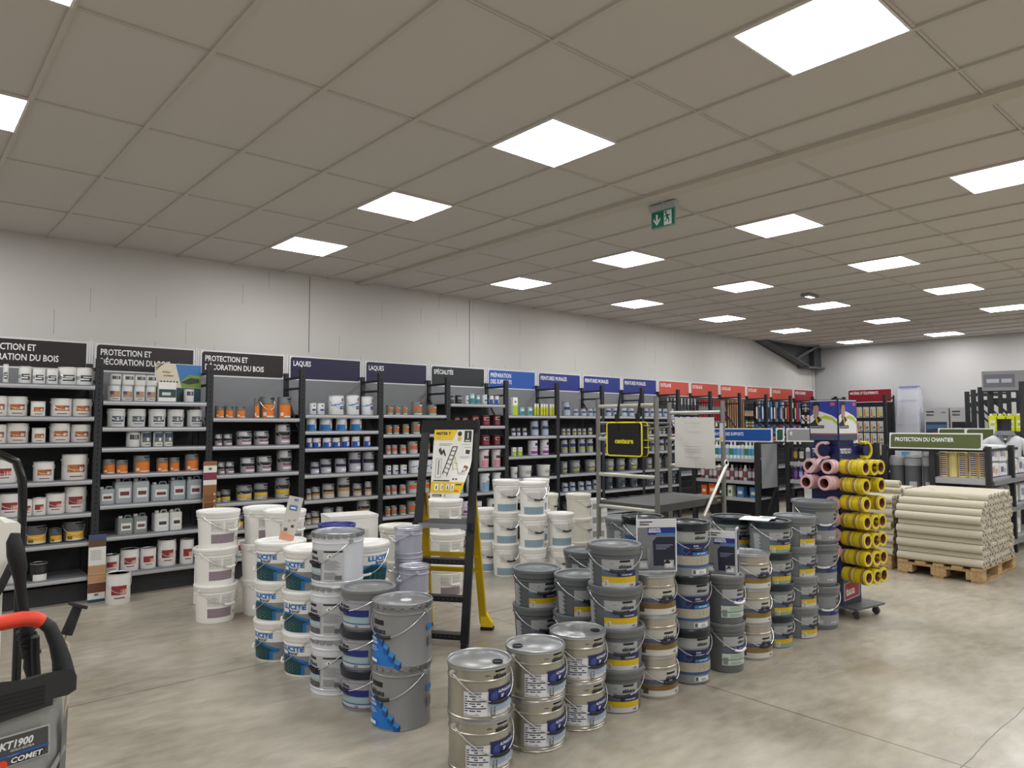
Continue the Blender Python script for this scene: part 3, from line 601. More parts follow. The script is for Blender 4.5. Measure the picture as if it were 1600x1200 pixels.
# upper row of tins stacked in the second brown-signed bay
for i, (a0, a1) in enumerate(((167, 187), (189, 206), (208, 224), (226, 241))):
    x0, x1 = XA(a0, YF+.07), XA(a1, YF+.07); dep = x0*_f.x+7.5*_f.y; h1 = round(25*dep/FPX/.01)*.01
    tin('wdark', (x0+x1)/2, YF+.08+.0, LEV[1][0]+.002+h1, 17*dep/FPX, 16*dep/FPX, 'small white tin stacked on the tan-labelled row, %s from the left' % ORD[i+1], 0, 'tins stacked on the tan-labelled row')
# display board with a small tin and box at the right of that shelf
zs = LEV[1][0]
t = thing('display_stand', 'cream and blue landscape display board standing on the second brown-signed bay top shelf', 'display board', (XA(278, YF+.12), YF+.16, zs+.001), 0)
a = MB().bx(-.22, .22, 0, .01, 0, .385, WHT); y = -.001
a.poly([(-.215, y, .15), (.03, y, .15), (-.03, y, .38), (-.215, y, .38)], M('#d9cfb8', .5)); a.poly([(.03, y, .15), (.22, y, .15), (.22, y, .38), (-.03, y, .38)], M('#3f77b4', .5))
a.poly([(.03, y-.001, .15), (.22, y-.001, .15), (.22, y-.001, .27), (.1, y-.001, .28), (.02, y-.001, .21)], M('#7a9a3c', .5)); a.poly([(.02, y-.002, .2), (.12, y-.002, .25), (.2, y-.002, .24), (.2, y-.002, .2), (.1, y-.002, .18)], M('#3c3b3a', .5))
a.poly([(-.215, y, 0), (.22, y, 0), (.22, y, .145), (-.215, y, .145)], M('#2d4d55', .5))
for i in range(6): a.bx(-.17+i*.03, -.155+i*.03, y-.003, y, .195, .21, M('#24384c', .5))
for i in range(4): a.poly([(-.215, y-.002, .38-i*.02), (-.12+i*-.01, y-.002, .38), (-.13-i*.01, y-.002, .38), (-.215, y-.002, .37-i*.02)], M(('#2b4a6c', '#c98a3d', '#2b4a6c', '#8a6a3d')[i], .5))
a.text('Brillant', (-.15, y-.002, .29), (1, 0, 0), (0, 0, 1), .022, M('#8a6f4a', .5)); a.text('EXTÉRIEUR', (-.14, y-.002, .255), (1, 0, 0), (0, 0, 1), .016, M('#2c3140', .5))
a.obj('board', t)
MB().bx(-.1, .1, .01, .09, 0, .01, WHT).obj('foot', t)
tin('wdark', XA(295, YF+.06), YF+.1, zs+.001, .1, .13, 'small dark tin in front of the landscape display board')
t = thing('carton', 'white carton with a dark forest picture before the landscape display board', 'carton', (XA(258, YF+.06), YF+.06, zs+.001), 0)
a = MB().bx(-.08, .08, -.03, .03, 0, .19, WHT); a.bx(-.078, .078, -.031, -.03, .04, .12, M('#2f443f', .5)); a.bx(-.05, .03, -.032, -.031, .06, .09, M('#c9d3cc', .5)); a.obj('body', t)
# ------------------------------------------------------------ floor display: pails
BAILM = M('#d4d6d8', .28, .8)
def bail(r, za, drop, off, grip, wire=.0028, gl=.045, lug='#9a9c9e', arc=88):
    """wire handle hanging against the body; returns (wire mesh, grip mesh)"""
    a = MB(); pts = []; n = 20
    for i in range(n+1):
        q = PI*i/n; aa = R(off-arc+2*arc*i/n); rr = r+.012; pts.append((rr*math.sin(aa), -rr*math.cos(aa), za-drop*math.sin(q)**1.15))
    a.tube(pts, wire, BAILM, 6)
    for s_ in (-arc, arc):
        aa = R(off+s_); d = Vector((math.sin(aa), -math.cos(aa), 0)); a.tube([d*(r-.004)+Vector((0, 0, za)), d*(r+.02)+Vector((0, 0, za))], .011, M(lug, .4), 10)
    g = MB(); k = int(n/2); gp = []
    for i in range(-3, 4):
        q = PI*(.5+i*gl/3/(r*PI)); aa = R(off)+(q-PI/2)*2*R(arc)/PI; rr = r+.014; gp.append((rr*math.sin(aa), -rr*math.cos(aa), za-drop*math.sin(q)**1.15))
    g.tube(gp, .0085, M(grip, .45), 8)
    return a.mesh('handle'), g.mesh('grip')
def lid_plastic(R_, h, col, gloss=.3, seg=40):
    a = MB(); c = M(col, gloss)
    a.lathe([(R_-.004, h-.048), (R_+.004, h-.05), (R_+.006, h-.046), (R_+.007, h-.02), (R_+.0095, h-.017), (R_+.0095, h-.004), (R_+.006, h), (R_-.006, h), (R_-.011, h-.003), (R_-.014, h-.012), (R_-.03, h-.012), (R_-.034, h-.009), (R_*.45, h-.009), (R_*.43, h-.011), (0, h-.011)], c, seg)
    return a.mesh('lid')
def lid_metal(R_, h, col='#a9acae', tabs=True, cap=None, white=False):
    a = MB(); c = M(col, .3, .75)
    a.lathe([(R_-.001, h-.02), (R_+.004, h-.018), (R_+.0045, h-.012), (R_+.003, h-.009), (R_+.005, h-.006), (R_+.0045, h-.001), (R_+.001, h+.001), (R_-.003, h-.001), (R_-.006, h-.01), (R_-.02, h-.0125), (R_-.03, h-.0105), (R_*.6, h-.0105), (R_*.58, h-.009), (0, h-.009)], c, 44)
    if tabs:
        for i in range(22):
            q = 2*PI*i/22; T = Matrix.Rotation(q, 4, 'Z'); a.bx(-.014, .014, -(R_+.0062), -(R_+.003), h-.026, h-.004, c, T)
    if white: a.lathe([(.03, h-.009), (.03, h-.0055), (.026, h-.0045), (0, h-.0045)], M('#e8e9ea', .3), 20, Matrix.Translation((.02, -.01, 0)))
    return a.mesh('lid')
def body_plastic(rb, rt, h, col, seg=40, rib=True):
    rad = lambda z: rb+(rt-rb)*z/h
    a = MB(); p = [(0, .004), (rb-.012, .004), (rb-.01, 0), (rb-.002, .001), (rb, .006)]
    p += [(rad(.012), .012), (rad(h-.075), h-.075)]
    if rib: p += [(rad(h-.07)+.004, h-.072), (rad(h-.065)+.004, h-.066), (rad(h-.06), h-.064)]
    p += [(rad(h-.046), h-.046)]
    a.lathe(p, M(col, .35), seg); return a, rad
def body_metal(r, h, col, rough=.3, metal=.8, seg=44, beads=(.80, .08)):
    rad = lambda z: r
    a = MB(); p = [(0, .006), (r-.008, .006), (r-.006, 0), (r+.002, .001), (r+.0025, .005), (r, .009)]
    for f_ in sorted(beads): z = f_*h; p += [(r, z-.006), (r+.0035, z-.003), (r+.0035, z+.003), (r, z+.006)]
    p += [(r, h-.018)]
    a.lathe(p, M(col, rough, metal), seg); return a, rad
def lab(a, rad, h, items, base=0):
    for i, t in enumerate(items):
        L_ = .0008+.0005*i
        if t[0] == 'b': a.patch(rad, t[3]+base, t[4]+base, t[1]*h, t[2]*h, M(t[5], .38), L_, 6)
        elif t[0] == 'B': a.patch(rad, t[3]+base, t[4]+base, t[1]*h, t[2]*h, M(t[5], .3, .6), L_, 6)
        elif t[0] == 't': a.ctext(rad, t[1], t[2]+base, t[3]*h, t[4]*h, M(t[5], .38), L_, t[6] if len(t) > 6 else .85, t[7] if len(t) > 7 else .02, t[8] if len(t) > 8 else 'c')
        elif t[0] == 'p': a.cpoly(rad, [(x+base, z*h) for x, z in t[1]], M(t[2], .38), L_+.0004)
        elif t[0] == 'l':   # fine print lines: ('l', z0, z1, a0, a1, n, col)
            _, z0, z1, a0, a1, n, c = t
            for k in range(n): z = z1-(z1-z0)*(k+.5)/n; a.patch(rad, a0+base, a0+(a1-a0)*(.75+.25*((k*7) % 3)/2)+base, (z-.3*(z1-z0)/n)*h, (z+.2*(z1-z0)/n)*h, M(c, .5), L_, 12)
def finish(name, body, lid, bw, parts=()):
    return (body.mesh('body'), lid, bw, parts)
PK = {}
def sik(a0=14, z=.83, c='#141416', s=.055): return [('b', z+.03, z+.075, a0-15, a0+17, c), ('t', 'sikkens', a0+1, z-.02, s, c, .95, .035)]
def make_kinds():
    # white bucket, mauve panel
    for nm, panel, rt, rb, h, grip, off in (('mauve', '#94858f', .163, .146, .305, '#f0f0ee', 35), ('sky', '#92a9b6', .138, .124, .343, '#1b1c1e', 20), ('cream', None, .14, .128, .275, '#1b1c1e', 40), ('square', '#94858f', .166, .15, .308, '#f0f0ee', 20)):
        a, rad = body_plastic(rb, rt, h, '#f4f3ef' if nm != 'cream' else '#e6e4d8')
        it = []
        if panel and nm != 'sky':
            it = [('b', .16, .4, -28, 46, panel), ('l', .18, .2, -24, 40, 1, '#7d6c84'), ('b', .47, .74, -28, 6, '#dcdbd6'), ('b', .47, .74, 12, 46, '#dcdbd6'), ('l', .5, .72, -26, 2, 7, '#bdbcb7'), ('l', .5, .72, 14, 42, 7, '#bdbcb7'), ('b', .18, .32, 50, 66, '#e2e1dc'), ('l', .2, .3, 52, 64, 3, '#66636a')]
        if nm == 'sky': it = [('b', .05, .27, -50, 56, panel), ('l', .08, .24, -44, 50, 5, '#7d9db1'), ('b', .44, .7, -30, 22, '#dddcd8'), ('l', .46, .68, -28, 20, 9, '#c2c1bd'), ('b', .44, .72, 28, 60, '#dddcd8'), ('l', .46, .7, 30, 58, 8, '#c2c1bd')]
        lab(a, rad, h, it)
        PK[nm] = finish(nm, a, lid_plastic(rt, h, '#f6f5f2' if nm != 'cream' else '#ebe9dd'), bail(rt-.006, h*.86, h*.38, off, grip, lug='#e6e5e0'))
    # white pail, grey panel with house outline
    h = .272; a, rad = body_plastic(.15, .165, h, '#f4f3ef')
    lab(a, rad, h, [('b', .06, .5, -75, 88, '#8f9090'), ('b', .06, .5, 88, 91, '#1d1f20'), ('t', 'LUCITE', -20, .66, .115, '#1b74c8', 1.3, .05), ('t', 'Bravur', -18, .56, .075, '#222426', 1.1, .02),
        ('p', [(-72, .07), (12, .07), (12, .25), (28, .27), (30, .33), (-28, .52), (-45, .52), (-72, .38)], '#1a6fb8'), ('p', [(-72, .075), (4, .075), (4, .28), (16, .31), (-30, .48), (-45, .48), (-72, .33)], '#12444a'), ('l', .1, .32, -60, -4, 7, '#7ea39a'),
        ('t', '3', 60, .4, .1, '#2f80c4', 1.2, .05), ('b', .22, .32, 54, 66, '#2f80c4'), ('t', 'REIN', 60, .12, .07, '#f0f0ee', .9), ('p', [(42, .09), (48, .15), (44, .15)], '#f0f0ee')])
    PK['lucite'] = finish('lucite', a, lid_plastic(.165, h, '#f7f6f3'), bail(.158, h*.9, h*.62, -62, '#f2f2ef', lug='#e6e5e0'))
    # white metal pail
    h = .322; a, rad = body_metal(.154, h, '#dcdfe6', .3, .15, beads=(.82, .1))
    lab(a, rad, h, [('b', .14, .7, -66, 30, '#b3b4b6'), ('b', .62, .67, -62, -34, '#15161a'), ('t', 'sikkens', -47, .55, .075, '#1a1a1c', .95, .03), ('b', .36, .48, -66, -22, '#221742'), ('b', .38, .46, -28, -22, '#3a2a5c'), ('b', .28, .36, -66, -22, '#a9c2c4'), ('b', .14, .24, -66, -22, '#55575a'), ('l', .16, .22, -60, -30, 1, '#d8d9da'),
        ('b', .14, .7, -16, 30, '#c2c3c6'), ('b', .66, .69, -14, 28, '#1b1c20'), ('p', [(-8, .585), (0, .64), (8, .585), (0, .53)], '#f0f0ee'), ('p', [(-2, .57), (2, .57), (1, .61), (-1, .61)], '#333'), ('l', .34, .52, -12, 24, 8, '#9b9c9f'), ('l', .17, .3, -12, 20, 5, '#8a8b8e'), ('b', .16, .24, 12, 26, '#6a6b6e')])
    PK['whitemetal'] = finish('wm', a, lid_metal(.156, h, '#a6a9ad', True), bail(.152, h*.86, h*.42, -42, '#17181b'))
    # lilac-grey plastic pail, two lids
    for nm, lc in (('lilacgrey', '#77787a'), ('lilacnavy', '#1e2432')):
        h = .229; a, rad = body_plastic(.138, .15, h, '#96969e')
        lab(a, rad, h, [('b', .1, .74, -60, 22, '#a7a6ae'), ('b', .68, .73, -56, -30, '#16171a'), ('t', 'sikkens', -43, .59, .08, '#26272b', .95, .03), ('b', .36, .52, -60, 18, '#1f2f84'), ('t', 'ALPHA', -46, .44, .05, '#cdd3f2'), ('b', .2, .35, -60, 18, '#a3bcc0'), ('b', .17, .2, -60, 22, '#3d6d92'), ('b', .1, .17, -60, 22, '#c6c5cb'), ('t', '430', -10, .13, .06, '#2c3a72'), ('b', 0.0, .05, -180, 180, '#86868c')])
        PK[nm] = finish(nm, a, lid_plastic(.15, h, lc, .35), bail(.146, h*.84, h*.36, -45, '#17181b', lug='#85868c'))
    # big grey metal pail with blue cubes
    h = .33; a, rad = body_metal(.157, h, '#8f9091', .4, .25, beads=(.84,))
    cub = [('p', [(-70, .02), (-2, .02), (-8, .12), (-14, .2), (-20, .28), (-26, .36), (-34, .46), (-44, .52), (-70, .53)], '#1f76c9')]
    for i in range(4): x0, z0 = -42+i*12, .44-i*.115; cub += [('p', [(x0, z0), (x0+9, z0-.04), (x0+13, z0+.02), (x0+4, z0+.06)], '#3a93dd'), ('p', [(x0, z0), (x0+9, z0-.04), (x0+9, z0-.12), (x0, z0-.08)], '#1b5aa8'), ('p', [(x0+9, z0-.04), (x0+13, z0+.02), (x0+13, z0-.06), (x0+9, z0-.12)], '#123a66')]
    lab(a, rad, h, [('b', .66, .74, -62, -30, '#141416'), ('t', 'sikkens', -46, .575, .09, '#141416', .95, .03)]+cub+[('t', 'RUBBOL', -56, .44, .04, '#e4f0fa'), ('t', 'BL AZURA', -55, .385, .04, '#e4f0fa'), ('l', .24, .32, -66, -40, 4, '#9fc6ec'), ('b', .07, .12, -64, -44, '#e9edf0'), ('b', .55, .64, 62, 80, '#2f7fd0'), ('b', .3, .45, 64, 78, '#77787a')])
    PK['bigblue'] = finish('bb', a, lid_metal(.16, h, '#9b9da0', True, white=True), bail(.155, h*.86, h*.38, -30, '#17181b'))
    # champagne metal pail with white/navy label
    h = .248; a, rad = body_metal(.149, h, '#b4b2a8', .3, .85, beads=(.74, .06))
    lab(a, rad, h, [('B', .885, .93, 14, 38, '#121214'), ('t', 'sikkens', 26, 0.813, .088, '#1b1b1d', .95, .035), ('l', .83, .86, -6, 6, 1, '#55524a'), ('b', .12, .56, -44, 62, '#d5d7dc'), ('b', .12, .5, -42, -3, '#e4e5e8'), ('t', 'POLYFERBOB', -23, .53, .035, '#333', .8),
        ('l', .2, .5, -42, -4, 7, '#3d415c'), ('l', .13, .18, -42, -12, 2, '#8a8c92'), ('b', .34, .6, 0, 62, '#1a2460'), ('p', [(2, .36), (18, .36), (16, .56), (6, .52)], '#3c4a8c'), ('t', 'ALPHAXYLAN', 38, .54, .055, '#eef0fa', .9, .02), ('t', 'SF', 28, .45, .06, '#eef0fa', .9, .03), ('b', .2, .34, 0, 62, '#9fb0c4'), ('b', .12, .28, 4, 12, '#44464c'), ('l', .14, .3, 5, 11, 6, '#d5d7dc'), ('b', .3, .42, 52, 61, '#1b1c22'), ('t', '15L', 44, .15, .05, '#222')])
    c = MB(); c.lathe([(.026, h-.0105), (.026, h-.003), (.02, h-.0025), (.018, h-.007), (0, h-.007)], M('#17181a', .35), 20, Matrix.Translation((0, -.095, 0)))
    PK['silver'] = finish('sv', a, lid_metal(.15, h, '#a9abac', False), bail(.149, h*.86, h*.5, 20, '#17181b', lug='#b4b2a8'), (('spout_cap', c.mesh('spout_cap')),))
    # same metal, tan band (two versions)
    for nm, band, h, r in (('tan', '#7c6236', .2435, .142), ('gold', '#8a7038', .2425, .139)):
        a, rad = body_metal(r, h, '#b9b4a8', .3, .8, beads=(.72, .04))
        lab(a, rad, h, [('b', .06, .66, -50, 64, '#b8b6ae'), ('b', .56, .61, 12, 40, '#141416'), ('t', 'sikkens', 26, 0.488, .088, '#1b1b1d', .95, .035), ('b', .34, .45, -50, 64, '#5c6077'), ('b', .34, .45, 6, 64, '#1e2556'), ('t', 'ALPHA', 24, .42, .03, '#cdd3f2'), ('t', 'MAT SATIN', 30, .37, .03, '#cdd3f2'), ('b', .2, .33, -50, 64, band), ('b', .06, .2, -50, 64, '#c9c8c4'), ('t', '+300', 42, .125, .055, '#26272b'), ('b', .12, .26, -44, -32, '#55524a')])
        PK[nm] = finish(nm, a, lid_metal(r+.001, h, '#a9abac', False), bail(r, h*.84, h*.46, 20, '#17181b', lug='#b4b2a8'))
    # grey plastic pail with yellow band
    for nm, bc, lc, low, h in (('greyyellow', '#5e6265', '#6b6f72', '#c3c5c8', .2355), ('darklid', '#7a8184', '#1a252d', '#84a094', .2305), ('greyyellow2', '#74787b', '#7a7e81', '#c9c8c6', .2325)):
        a, rad = body_plastic(.134, .148, h, bc)
        lab(a, rad, h, [('b', .42, .7, -28, 52, '#a5a7a9'), ('b', .62, .67, 14, 40, '#141416'), ('t', 'sikkens', 28, 0.528, .088, '#1b1b1d', .95, .035), ('l', .58, .6, -8, 4, 1, '#77797c'), ('b', .28, .43, -28, 58, '#5d6579'), ('b', .28, .43, 8, 58, '#1a2158'), ('t', 'ALPHA', 20, .385, .035, '#d5daf5'), ('t', 'URANIN MAT', 32, .33, .042, '#d5daf5'),
            ('b', .14, .28, -28, 58, '#d2b012'), ('b', .02, .14, -28, 58, low), ('t', '+350', 44, .08, .05, '#2c3238'), ('b', .05, .2, -22, -12, '#e6e5df'), ('l', .06, .19, -21, -13, 4, '#6a5a3a'), ('l', .04, .62, -74, -52, 16, '#d6d8da')])
        PK[nm] = finish(nm, a, lid_plastic(.148, h, lc, .32), bail(.145, h*.86, h*.44, 10, '#17181b', lug='#7c7f82'))
    # tall pail, navy lid and wide navy band
    h = .3345; a, rad = body_plastic(.124, .135, h, '#7d8182', rib=False)
    lab(a, rad, h, [('b', .66, .86, -60, 70, '#9da0a0'), ('b', .8, .84, 10, 48, '#141416'), ('t', 'sikkens', 28, .735, .062, '#141416', .95, .035), ('b', .4, .63, -75, 80, '#1c2658'), ('b', .4, .63, -75, -20, '#35507c'), ('p', [(-26, .5), (-18, .56), (-8, .56), (0, .5), (-13, .41)], '#4a5c9c'), ('p', [(-22, .5), (-17, .54), (-9, .54), (-4, .5), (-13, .435)], '#1c2658'), ('t', 'ALPHA', 14, .585, .03, '#eef0fa'), ('t', 'REZISTO', 24, .525, .05, '#eef0fa', .95, .04), ('b', .41, .47, 4, 60, '#2f7fd0'), ('t', 'MAT SANTÉ', 30, .44, .03, '#e4f0fa'),
        ('b', .23, .4, -75, 80, '#b0a999'), ('l', .27, .37, 16, 52, 5, '#8f897c'), ('b', .18, .23, -75, 80, '#3a5a86'), ('b', .03, .18, -75, 80, '#85898a'), ('b', .06, .15, 2, 48, '#dddfe0'), ('b', .07, .14, 4, 12, '#55585c'), ('t', '12.5 L', 30, .1, .04, '#2c3238')])
    PK['rezisto'] = finish('rz', a, lid_plastic(.136, h, '#18212a', .25), bail(.134, h*.85, h*.33, 14, '#17181b', lug='#18212a'))
    # grey pail with mint label and white grip
    h = .312; a, rad = body_plastic(.115, .125, h, '#606365')
    lab(a, rad, h, [('b', .55, .74, -22, 66, '#a5a7a9'), ('b', .69, .73, 26, 58, '#141416'), ('t', 'sikkens', 40, .63, .055, '#1b1b1d', .95, .035), ('b', .42, .54, -24, 66, '#5d6579'), ('b', .42, .54, 20, 66, '#232c74'), ('t', 'ALPHA', 36, .5, .03, '#d5daf5'), ('b', .16, .4, -26, 66, '#c3ccc8'), ('b', .26, .29, -26, 66, '#6b9c88'), ('l', .3, .38, 0, 60, 4, '#98a5a0'), ('b', .18, .32, -22, -8, '#7c8682'), ('l', .18, .24, 0, 50, 2, '#8b9a94')])
    PK['mint'] = finish('mt', a, lid_plastic(.125, h, '#6d7072'), bail(.124, h*.86, h*.4, 30, '#eceded', lug='#7e8082'))
    # large grey pail
    h = .3355; a, rad = body_plastic(.146, .162, h, '#62666a')
    lab(a, rad, h, [('b', .5, .8, -24, 60, '#7f8285'), ('b', .68, .72, 34, 60, '#141416'), ('t', 'sikkens', 48, .61, .06, '#17171a', .95, .035), ('b', .34, .48, -26, 62, '#475066'), ('b', .34, .48, 10, 62, '#26306c'), ('t', 'ALPHA CLEAN', 42, .44, .03, '#c9d2f2'), ('b', .1, .34, -26, 62, '#8e9092'), ('b', .14, .24, -22, -10, '#b5b7b9'), ('l', .14, .2, 14, 52, 2, '#d0d2d4')])
    PK['bigpale'] = finish('bp', a, lid_plastic(.162, h, '#707477'), bail(.159, h*.87, h*.4, 0, '#cfd0d2', lug='#7e8082'))
    # plain lilac metal can
    h = .225; a, rad = body_metal(.097, h, '#b9bac9', .35, .3, beads=(.78, .2, .06))
    PK['lilaccan'] = finish('lc', a, lid_metal(.098, h, '#bfc0cc', False), bail(.097, h*.86, h*.3, -60, '#c9c9d6', lug='#b9bac9'))
    h = .3; a, rad = body_plastic(.115, .126, h, '#e9e8e3'); lab(a, rad, h, [('b', .2, .6, -40, 40, '#d2d3d2'), ('l', .25, .55, -36, 36, 8, '#a9abac')])
    PK['bluelid'] = finish('bl', a, lid_plastic(.126, h, '#242f7c', .25), bail(.124, h*.86, h*.35, 20, '#e9e9e9', lug='#e9e8e3'))
make_kinds()
HT = {'mauve': .305, 'sky': .343, 'cream': .275, 'square': .308, 'lucite': .272, 'whitemetal': .322, 'lilacgrey': .229, 'lilacnavy': .229, 'bigblue': .33, 'silver': .248, 'tan': .2435, 'gold': .2425, 'greyyellow': .2355, 'darklid': .2305, 'greyyellow2': .2325, 'rezisto': .3345, 'mint': .312, 'bigpale': .3355, 'lilaccan': .225, 'bluelid': .3}
DESC = {'mauve': 'white bucket with mauve panel', 'sky': 'white bucket with sky-blue panel', 'cream': 'plain cream bucket', 'square': 'white bucket with mauve panel', 'lucite': 'white LUCITE pail', 'whitemetal': 'white metal pail', 'lilacgrey': 'lilac-grey pail with grey lid', 'lilacnavy': 'lilac-grey pail with navy lid', 'bigblue': 'big grey metal pail with blue cubes',
 'silver': 'champagne metal pail with navy label', 'tan': 'silver metal pail with tan band', 'gold': 'silver metal pail with gold band', 'greyyellow': 'grey pail with yellow band', 'darklid': 'dark-lidded grey pail with yellow band', 'greyyellow2': 'pale grey pail with yellow band', 'rezisto': 'navy-lidded grey pail', 'mint': 'grey pail with mint label', 'bigpale': 'big plain grey pail', 'lilaccan': 'plain lilac metal can', 'bluelid': 'white bucket with blue lid'}
def pail(kind, x, y, z, face, label, group, cap_rot=None):
    b, l, (wm_, gm_), extra = PK[kind]
    metal = kind in ('whitemetal', 'bigblue', 'silver', 'tan', 'gold', 'lilaccan')
    t = thing('metal_paint_pail' if metal else 'plastic_paint_pail', label, 'paint pail', (x, y, z), R(face-270), group)
    MB().obj('body', t, me=b); MB().obj('lid', t, me=l); hd = MB().obj('handle', t, me=wm_); MB().obj('grip', hd, me=gm_)
    for nm, me in extra:
        o = MB().obj(nm, t, me=me); o.rotation_euler = (0, 0, R((cap_rot or 0)))
    return t
LVL = {1: ['single'], 2: ['bottom', 'top'], 3: ['bottom', 'middle', 'top'], 4: ['bottom', 'second', 'third', 'top']}
def stack(kinds, x, y, face, where, group, jit=.006, caps=(0, 0, 0, 0)):
    z = 0; n = len(kinds)
    for i, k in enumerate(kinds):
        last = i == n-1
        pail(k, x+(random.uniform(-jit, jit) if i else 0), y+(random.uniform(-jit, jit) if i else 0), z, face+random.uniform(-4, 4), '%s, %s of %s' % (DESC[k], LVL[n][i], where), group, caps[i])
        z += HT[k]-(.0085 if k in ('silver', 'tan', 'gold', 'whitemetal', 'bigblue', 'lilaccan') else .008)
    return z
# right arm of the display, front row (Y 2.75) from the camera to the tape stand
G1 = 'pails stacked in the right arm of the display'
stack(['silver']*2, 2.2, 2.735, 251, 'the champagne stack nearest the camera', G1, caps=(0, 50))
stack(['silver']*2, 2.56, 2.735, 250, 'the second champagne stack', G1, caps=(0, -95))
stack(['silver']*2, 2.90, 2.76, 248, 'the third champagne stack', G1, caps=(0, 75))
stack(['greyyellow']*4, 3.23, 2.765, 222, 'the four-high stack beside the champagne pails', G1)
stack(['tan']*3, 3.562, 2.76, 236, 'the stack carrying the open brochure', G1)
stack(['rezisto']*3, 3.905, 2.745, 228, 'the tall navy-lidded front stack', G1)
stack(['mint']*2, 4.25, 2.70, 228, 'the short stack carrying the display card', G1)
stack(['gold']*3, 4.63, 2.735, 232, 'the gold-banded stack', G1)
stack(['darklid']*4, 4.985, 2.77, 240, 'the front dark-lidded stack under the papers', G1)
stack(['greyyellow2']*4, 5.345, 2.76, 246, 'the stack next to the big plain pails', G1)
stack(['bigpale']*3, 5.69, 2.765, 228, 'the stack beside the blue tape stand', G1)
# rows behind
G2 = 'pails stacked behind the right arm of the display'
stack(['greyyellow']*3, 3.21, 3.407, 238, 'the rear stack nearest the stepladder', G2)
stack(['greyyellow']*3, 3.265, 3.085, 236, 'the stack behind the four-high grey one', G2)
stack(['rezisto']*3, 3.91, 3.10, 228, 'the rear navy-lidded stack behind the brochure', G2)
stack(['greyyellow']*3, 3.93, 3.66, 262, 'the short grey stack before the cream buckets', G2)
stack(['darklid']*4, 4.985, 3.085, 222, 'the rear dark-lidded stack', G2)
stack(['greyyellow2']*4, 4.27, 3.56, 262, 'the rear grey stack beside the scaffold', G2)
# left arm
G3 = 'pails stacked in the left arm of the display'
stack(['bigblue']*2, 2.186, 3.405, 232, 'the blue-cube stack at the arm end', G3)
stack(['lilacnavy', 'lilacnavy', 'lilacgrey'], 2.172, 3.735, 226, 'the lilac-grey stack', G3)
stack(['whitemetal']*3, 2.157, 4.085, 226, 'the white metal stack', G3)
stack(['lucite']*3, 2.166, 4.48, 222, 'the LUCITE stack beside the white metal pails', G3)
stack(['lucite']*3, 2.14, 4.893, 222, 'the LUCITE stack carrying the leaflet', G3)
stack(['lucite']*3, 2.53, 4.42, 300, 'the LUCITE stack hidden behind the white metal pails', G3)
stack(['lilaccan']*4, 2.87, 4.39, 220, 'the lilac can stack beside the ladder', G3, .003)
stack(['lilaccan']*3, 2.74, 4.12, 220, 'the low lilac can stack', G3, .003)
stack(['bluelid']*3, 2.53, 4.81, 240, 'the blue-lidded stack', G3)
stack(['cream']*3, 3.12, 4.93, 240, 'the cream stack behind the lilac cans', G3)
# white buckets further back
G4 = 'white buckets stacked by the wall shelving'
stack(['mauve']*3, 2.13, 6.14, 258, 'the leftmost white stack', G4, .012)
stack(['mauve']*3, 2.51, 6.12, 262, 'the second white stack from the left', G4, .012)
stack(['mauve']*3, 2.54, 5.77, 262, 'the white stack behind the LUCITE pails', G4, .012)
stack(['square']*3, 4.005, 5.495, 242, 'the white stack behind the stepladder', G4, .012)
stack(['sky']*2, 5.08, 6.21, 236, 'the two-high stack right of the ladder', G4)
stack(['sky']*3, 5.085, 5.89, 236, 'the tall front sky-blue stack', G4)
stack(['sky']*3, 5.12, 5.50, 236, 'the second tall sky-blue stack', G4)
stack(['sky']*2, 5.42, 5.40, 236, 'the sky-blue stack before the cream ones', G4)
stack(['sky']*3, 5.42, 5.76, 236, 'the rear sky-blue stack', G4)
stack(['cream']*3, 6.09, 5.76, 250, 'the cream stack at the far right', G4)
stack(['cream']*3, 5.83, 6.04, 250, 'the cream stack in the back corner', G4)
t = thing('carton', 'long white carton standing behind the LUCITE pails', 'carton', (2.96, 5.42, 0), R(-12))
MB().bx(-.2, .2, -.14, .14, 0, .84, WHT).bx(-.12, .12, -.1415, -.14, .6, .75, M('#cfcfcb', .5)).obj('body', t); MB().bx(-.203, .203, -.143, .143, .84, .865, M('#e4e3de', .4)).obj('lid', t)
# ------------------------------------------------------------ stepladder (black front, yellow rear)
# local frame: x across the steps (right seen from the front), y from front feet to rear feet
BLKM = M('#141517', .4); YEL = M('#c9a400', .4); YEL2 = M('#e6c619', .4)
t = thing('stepladder', 'black and yellow folding stepladder with platform between the pail displays', 'stepladder', (3.085, 4.345, 0), math.atan2(-.81, .585), None)
HW = .215
def lad(z): return .335*z/1.6          # y of the front frame at height z
for s_ in (-1, 1):
    a = MB(); a.bar((s_*HW, 0, .03), (s_*(HW-.01), lad(1.6), 1.6), .028, .06, BLKM, (1, 0, 0)); 
    o = a.obj('leg', t); MB().bx(s_*HW-.02, s_*HW+.02, -.035, .035, 0, .035, M('#111', .6)).obj('foot', o)
for z in (.08, .335, .595):
    y = lad(z); a = MB(); a.bx(-HW+.012, HW-.012, y-.01, y+.07, z-.012, z+.006, BLKM).bx(-HW+.012, HW-.012, y-.016, y-.008, z-.03, z+.008, M('#17181a', .5))
    for i in range(9): a.bx(-.15+i*.035, -.135+i*.035, y-.0175, y-.016, z-.01, z-.006, M('#5d5f62', .4))
    a.obj('step', t)
z = .85; y = lad(z); a = MB(); a.bx(-HW+.02, HW-.02, y-.03, y+.24, z-.01, z+.012, M('#3a3b3d', .5)).bx(-HW+.0, HW-.0, y-.05, y-.03, z-.022, z+.01, M('#a9abad', .3, .6)); a.obj('platform', t)
